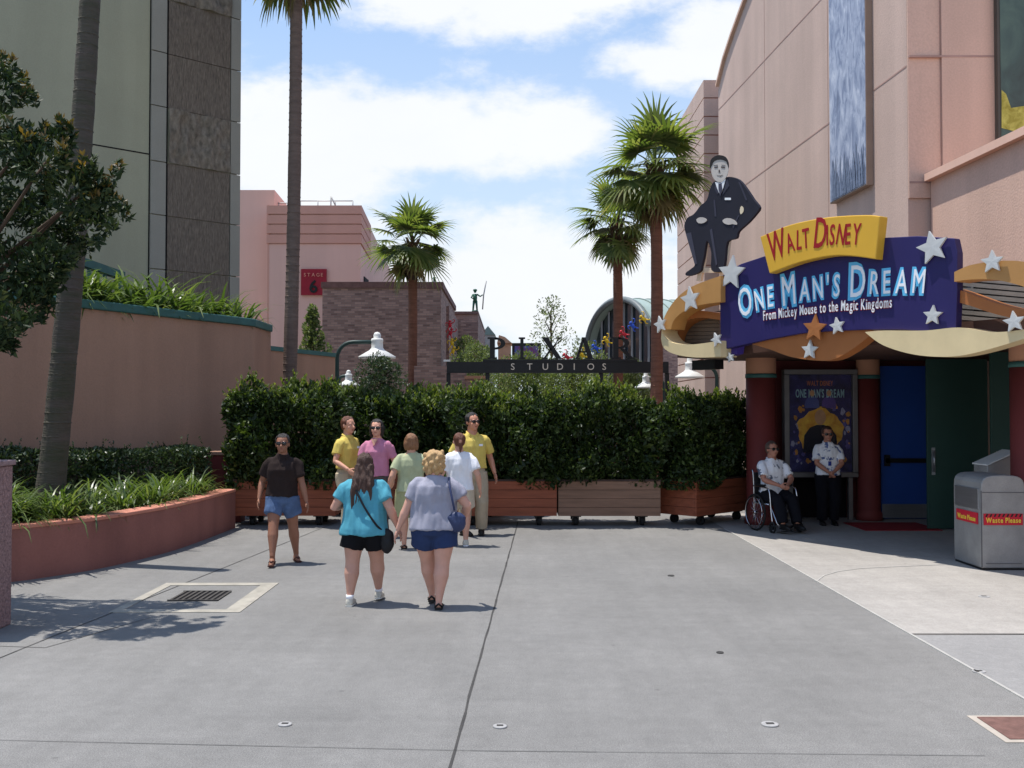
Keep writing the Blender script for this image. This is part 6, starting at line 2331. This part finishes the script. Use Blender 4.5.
# walking away, nearest
t1, j1 = person('woman in a turquoise shirt and black shorts walking away with long brown hair', gp(364, 604), -0.08, 1.53, 1.34, 1.30, (196, 148, 128),
       dict(mat=cloth((86, 160, 178)), hem=.465, ease=.022, loose=.012, straight=.95, sleeve=.66, wr=.014), dict(mat=cloth((24, 24, 28)), len=.54, ease=.014, flare=1.04),
       dict(kind='shoe', mat=sneaker, sole=M('white_sole', (214, 210, 200), .7, .06)), dict(style='long', mat=HAIR['brown'], rough=1.7),
       dict(L=(-.14, .12, .66), Lp=(-.6, -.6, -.6), R=(.235, -.02, .505)), dict(L=(-.078, -.07, .0, 0), R=(.072, .13, .01, .05)), lean=.02, head=.1, socks=white_c)
t2, j2 = person('woman in a grey shirt and navy shorts walking away with curly blond hair', gp(434, 607), 0.02, 1.57, 1.34, 1.28, (206, 156, 136),
       dict(mat=cloth((156, 155, 168)), hem=.50, ease=.02, loose=.01, straight=.95, sleeve=.62, wr=.014), dict(mat=cloth((48, 62, 98)), len=.50, ease=.014, flare=1.04),
       dict(kind='sandal', mat=blackshoe), dict(style='curly', mat=HAIR['blond']),
       dict(L=(-.235, -.0, .49), R=(.19, .10, .545), Rp=(.8, -.7, -.2)), dict(L=(-.020, .12, .01, 0), R=(.035, -.08, .0, .0)), lean=.02, head=-.12)
t3, j3 = person('woman in a black polo shirt, denim shorts and sunglasses walking towards the camera', gp(282, 563), PI + .12, 1.66, 1.08, 1.10, (150, 104, 82),
       dict(mat=cloth((48, 38, 36)), hem=.52, ease=.02, loose=.008, sleeve=.7, collar=True, wr=.012), dict(mat=cloth((84, 104, 138), .18), len=.55, ease=.016, flare=1.04),
       dict(kind='flipflop', mat=M('dark_flip_flop', (70, 34, 26), .6, .1)), dict(style='tied', mat=HAIR['dark']),
       dict(L=(-.19, .05, .48), R=(.175, .02, .50)), dict(L=(-.10, -.10, .0, 0, .3), R=(.055, .17, .01, .1)), glasses=True, head=-.05)
t4, j4 = person('woman in a yellow polo and khaki trousers turned towards the woman in pink', gp(347, 534), -PI / 2 - .55, 1.86, .96, .96, (206, 152, 126),
       dict(mat=cloth((214, 190, 100)), hem=.56, ease=.02, loose=.004, sleeve=.64, collar=True, badge=True, wr=.012), dict(mat=cloth((184, 170, 146)), len=1.97, ease=.016, name='trousers', top=.60),
       dict(kind='shoe', mat=blackshoe), dict(style='short', mat=HAIR['auburn']),
       dict(R=(.15, .14, .56), L=(-.16, .05, .53)), dict(L=(-.07, -.02, 0, 0), R=(.07, .05, 0, 0)), head=-.15, belt=True, glasses=False)
t5, j5 = person('woman in a pink V-neck top and sunglasses between the two groups', gp(377, 537), PI - .25, 1.82, .98, 1.0, (214, 160, 136),
       dict(mat=cloth((198, 130, 156)), hem=.52, ease=.018, loose=.004, sleeve=.66, vneck=True, wr=.011), dict(mat=cloth((92, 80, 78)), len=1.95, ease=.016, name='trousers'),
       dict(kind='shoe', mat=blackshoe), dict(style='bob', mat=HAIR['dark']),
       dict(R=(.10, .17, .62), L=(-.16, .03, .50)), dict(), glasses=True, head=.2)
t6, j6 = person('woman in a pale green top seen from behind with a light brown bob', gp(411, 549), .15, 1.63, 1.12, 1.1, (202, 152, 128),
       dict(mat=cloth((176, 182, 146)), hem=.50, ease=.02, loose=.008, sleeve=.66, wr=.012), dict(mat=cloth((168, 170, 128)), len=.95, ease=.018),
       dict(kind='sandal', mat=blackshoe), dict(style='bob', mat=HAIR['lightbrown']), dict(L=(-.20, .0, .50), R=(.15, .12, .56)), dict(), head=-.1)
t7, j7 = person('man in a yellow polo, khaki trousers and sunglasses facing the visitors', gp(472, 535), PI + .35, 1.92, 1.08, 1.05, (196, 138, 112),
       dict(mat=cloth((214, 190, 100)), hem=.55, ease=.024, loose=.006, sleeve=.72, collar=True, badge=True, wr=.012), dict(mat=cloth((178, 164, 142)), len=1.97, ease=.02, name='trousers'),
       dict(kind='shoe', mat=blackshoe), dict(style='short', mat=HAIR['dark']), dict(L=(-.19, .02, .50), R=(.15, .12, .56)), dict(L=(-.08, .0, 0, 0, -.3), R=(.07, 0, 0, 0, .3)), fem=False, glasses=True, head=.25, belt=True)
t8, j8 = person('woman in a white shirt and beige shorts seen from behind with tied auburn hair', gp(459, 546), .12, 1.63, 1.10, 1.10, (206, 156, 134),
       dict(mat=white_c, hem=.50, ease=.022, loose=.01, sleeve=.7, wr=.012), dict(mat=cloth((196, 184, 164)), len=.72, ease=.02),
       dict(kind='shoe', mat=sneaker, sole=white_c), dict(style='tied', mat=HAIR['auburn']), dict(L=(-.15, .12, .56), R=(.19, .02, .50)), dict(), head=.1)
# at the entrance
haw = printed((232, 232, 236), (86, 104, 150), 10)
haw2 = printed((230, 230, 234), (96, 104, 120), 9)
t9, j9 = person('attendant standing with folded hands in a white printed shirt and dark trousers by the poster', gp(828, 525), PI - .08, 1.68, 1.08, 1.06, (176, 122, 100),
       dict(mat=haw, hem=.51, ease=.022, loose=.008, sleeve=.78, collar=True, lanyard=True, wr=.01), dict(mat=cloth((22, 22, 28)), len=1.97, ease=.02, name='trousers'),
       dict(kind='shoe', mat=blackshoe), dict(style='short', mat=HAIR['brown']), dict(L=(-.03, .15, .55), R=(.03, .155, .55), Lp=(-1, -.4, 0), Rp=(1, -.4, 0)), dict(), glasses=True, tilt=-.1)
WC = gp(772, 530)
WR = PI + .32
t10, j10 = person('attendant sitting in a wheelchair in a white printed shirt and dark trousers', WC, WR, 1.74, 1.12, 1.08, (170, 118, 98),
       dict(mat=haw2, hem=.51, ease=.022, loose=.0, sleeve=.78, collar=True, wr=.01), dict(mat=cloth((22, 22, 28)), len=1.95, ease=.02, name='trousers'),
       dict(kind='shoe', mat=blackshoe), dict(style='short', mat=HAIR['grey']), dict(L=(-.045, .19, .60), R=(.045, .195, .60), Lp=(-1, -.3, -.2), Rp=(1, -.3, -.2), Lhang=False, Rhang=False),
       dict(L=(-.075, .30, .04, 0), R=(.075, .30, .04, 0), Lp=(-.1, .4, 1), Rp=(.1, .4, 1)), fem=False, glasses=True, seated=dict(hip=.58), lean=.0)

# bags
def bag(name, label, t, j, hand, mat, size, strap_pts, loc):
    b = thing(name, label, 'bag', t.matrix_basis @ Vector(loc), t.rotation_euler.z)
    mb = MB()
    mb.ell((0, 0, 0), size, 16, 12)
    mb.ell((0, 0, size[2] * .35), (size[0] * 1.03, size[1] * .9, size[2] * .55), 16, 10)
    obj('pouch', remesh(mb, .008, 2, .006, (14, 14, 14)), mat, b, local=True)
    mb = MB()
    mb.tube(smooth3([Vector(p) - Vector(loc) for p in strap_pts]), .011, 8, flat=.6)
    obj('strap', mb, mat, b, local=True)
    return b
def smooth3(pts, k=4):
    out = []
    n = len(pts)
    for i in range(n - 1):
        p0, p1, p2, p3 = [pts[q] for q in (max(i - 1, 0), i, i + 1, min(i + 2, n - 1))]
        for s in range(k):
            t = s / k
            out.append(0.5 * ((2 * p1) + (p2 - p0) * t + (2 * p0 - 5 * p1 + 4 * p2 - p3) * t * t + (3 * p1 - p0 - 3 * p2 + p3) * t ** 3))
    out.append(pts[-1])
    return out
bpy.context.view_layer.update()
bag('shoulder_bag', 'black cross body bag on the hip of the woman in turquoise', t1, j1, None, M('black_nylon', (22, 22, 26), .6, .1, 9, .1), (.075, .045, .13),
    [(-.10, .08, 1.27), (-.11, -.03, 1.285), (-.07, -.125, 1.20), (.04, -.165, 1.0), (.16, -.15, .82), (.225, -.06, .74)], (.245, -.05, .65))
bag('shoulder_bag', 'navy handbag on the right shoulder of the woman in grey', t2, j2, None, M('navy_leather', (48, 58, 92), .5, .1, 9, .1), (.10, .06, .105),
    [(.145, .06, 1.22), (.15, .0, 1.30), (.155, -.09, 1.24), (.19, -.15, 1.08), (.21, -.13, .98)], (.225, -.10, .86))

# wheelchair
wc = thing('wheelchair', 'dark wheelchair with shiny frame in the shade of the entrance', 'wheelchair', WC, WR)
wheel_m = MT['rubber']
for q in (-1, 1):
    x = q * .30
    R_ = .30
    mb = MB()
    ring = lambda r, x, cy, cz, n=28: [(x, cy + r * math.cos(2 * PI * i / n), cz + r * math.sin(2 * PI * i / n)) for i in range(n + 1)]
    mb.tube(ring(R_ - .015, x, -.02, R_), .017, 8)
    w_ = obj('wheel', mb, wheel_m, wc, local=True)
    mb = MB()
    for i in range(12):
        a = 2 * PI * i / 12
        mb.tube([(x, -.02, R_), (x, -.02 + .275 * math.cos(a), R_ + .275 * math.sin(a))], .003, 5)
    mb.tube([(x - .03, -.02, R_), (x + .03, -.02, R_)], .025, 10)
    obj('spokes', mb, MT['chrome'], w_, local=True)
    mb = MB(); mb.tube(ring(R_ - .05, x + q * .03, -.02, R_), .009, 6)
    obj('hand_rim', mb, MT['chrome'], w_, local=True)
    mb = MB(); mb.tube(ring(.075, q * .25, .40, .09, 16), .018, 8)
    mb.tube([(q * .25 - .02, .40, .09), (q * .25 + .02, .40, .09)], .03, 8)
    obj('castor', mb, wheel_m, wc, local=True)
    mb = MB()
    mb.tube(smooth3([Vector(p) for p in ((q * .24, -.24, .96), (q * .24, -.18, .94), (q * .24, -.15, .5), (q * .24, -.15, .16))]), .012, 8)
    mb.tube(smooth3([Vector(p) for p in ((q * .25, -.15, .72), (q * .25, .1, .72), (q * .25, .28, .70), (q * .25, .33, .60), (q * .25, .36, .36), (q * .25, .40, .17))]), .013, 8)
    mb.tube([(q * .24, -.15, .44), (q * .24, .30, .45)], .012, 8)
    mb.tube([(q * .24, .36, .40), (q * .20, .46, .16), (q * .16, .50, .08)], .012, 8)
    obj('frame', mb, MT['chrome'], wc, local=True)
    mb = MB(); mb.box((q * .25, .06, .745), (.05, .26, .03))
    obj('armrest', mb, MT['black'], wc, local=True, bevel=.008)
    mb = MB(); mb.box((q * .12, .50, .035), (.14, .14, .012), rx=.15)
    obj('footrest', mb, MT['black'], wc, local=True)
mb = MB(); mb.box((0, .08, .455), (.46, .46, .04))
obj('seat', mb, MT['black'], wc, local=True, bevel=.01)
mb = MB(); mb.box((0, -.165, .72), (.46, .03, .44))
obj('backrest', mb, MT['black'], wc, local=True, bevel=.01)
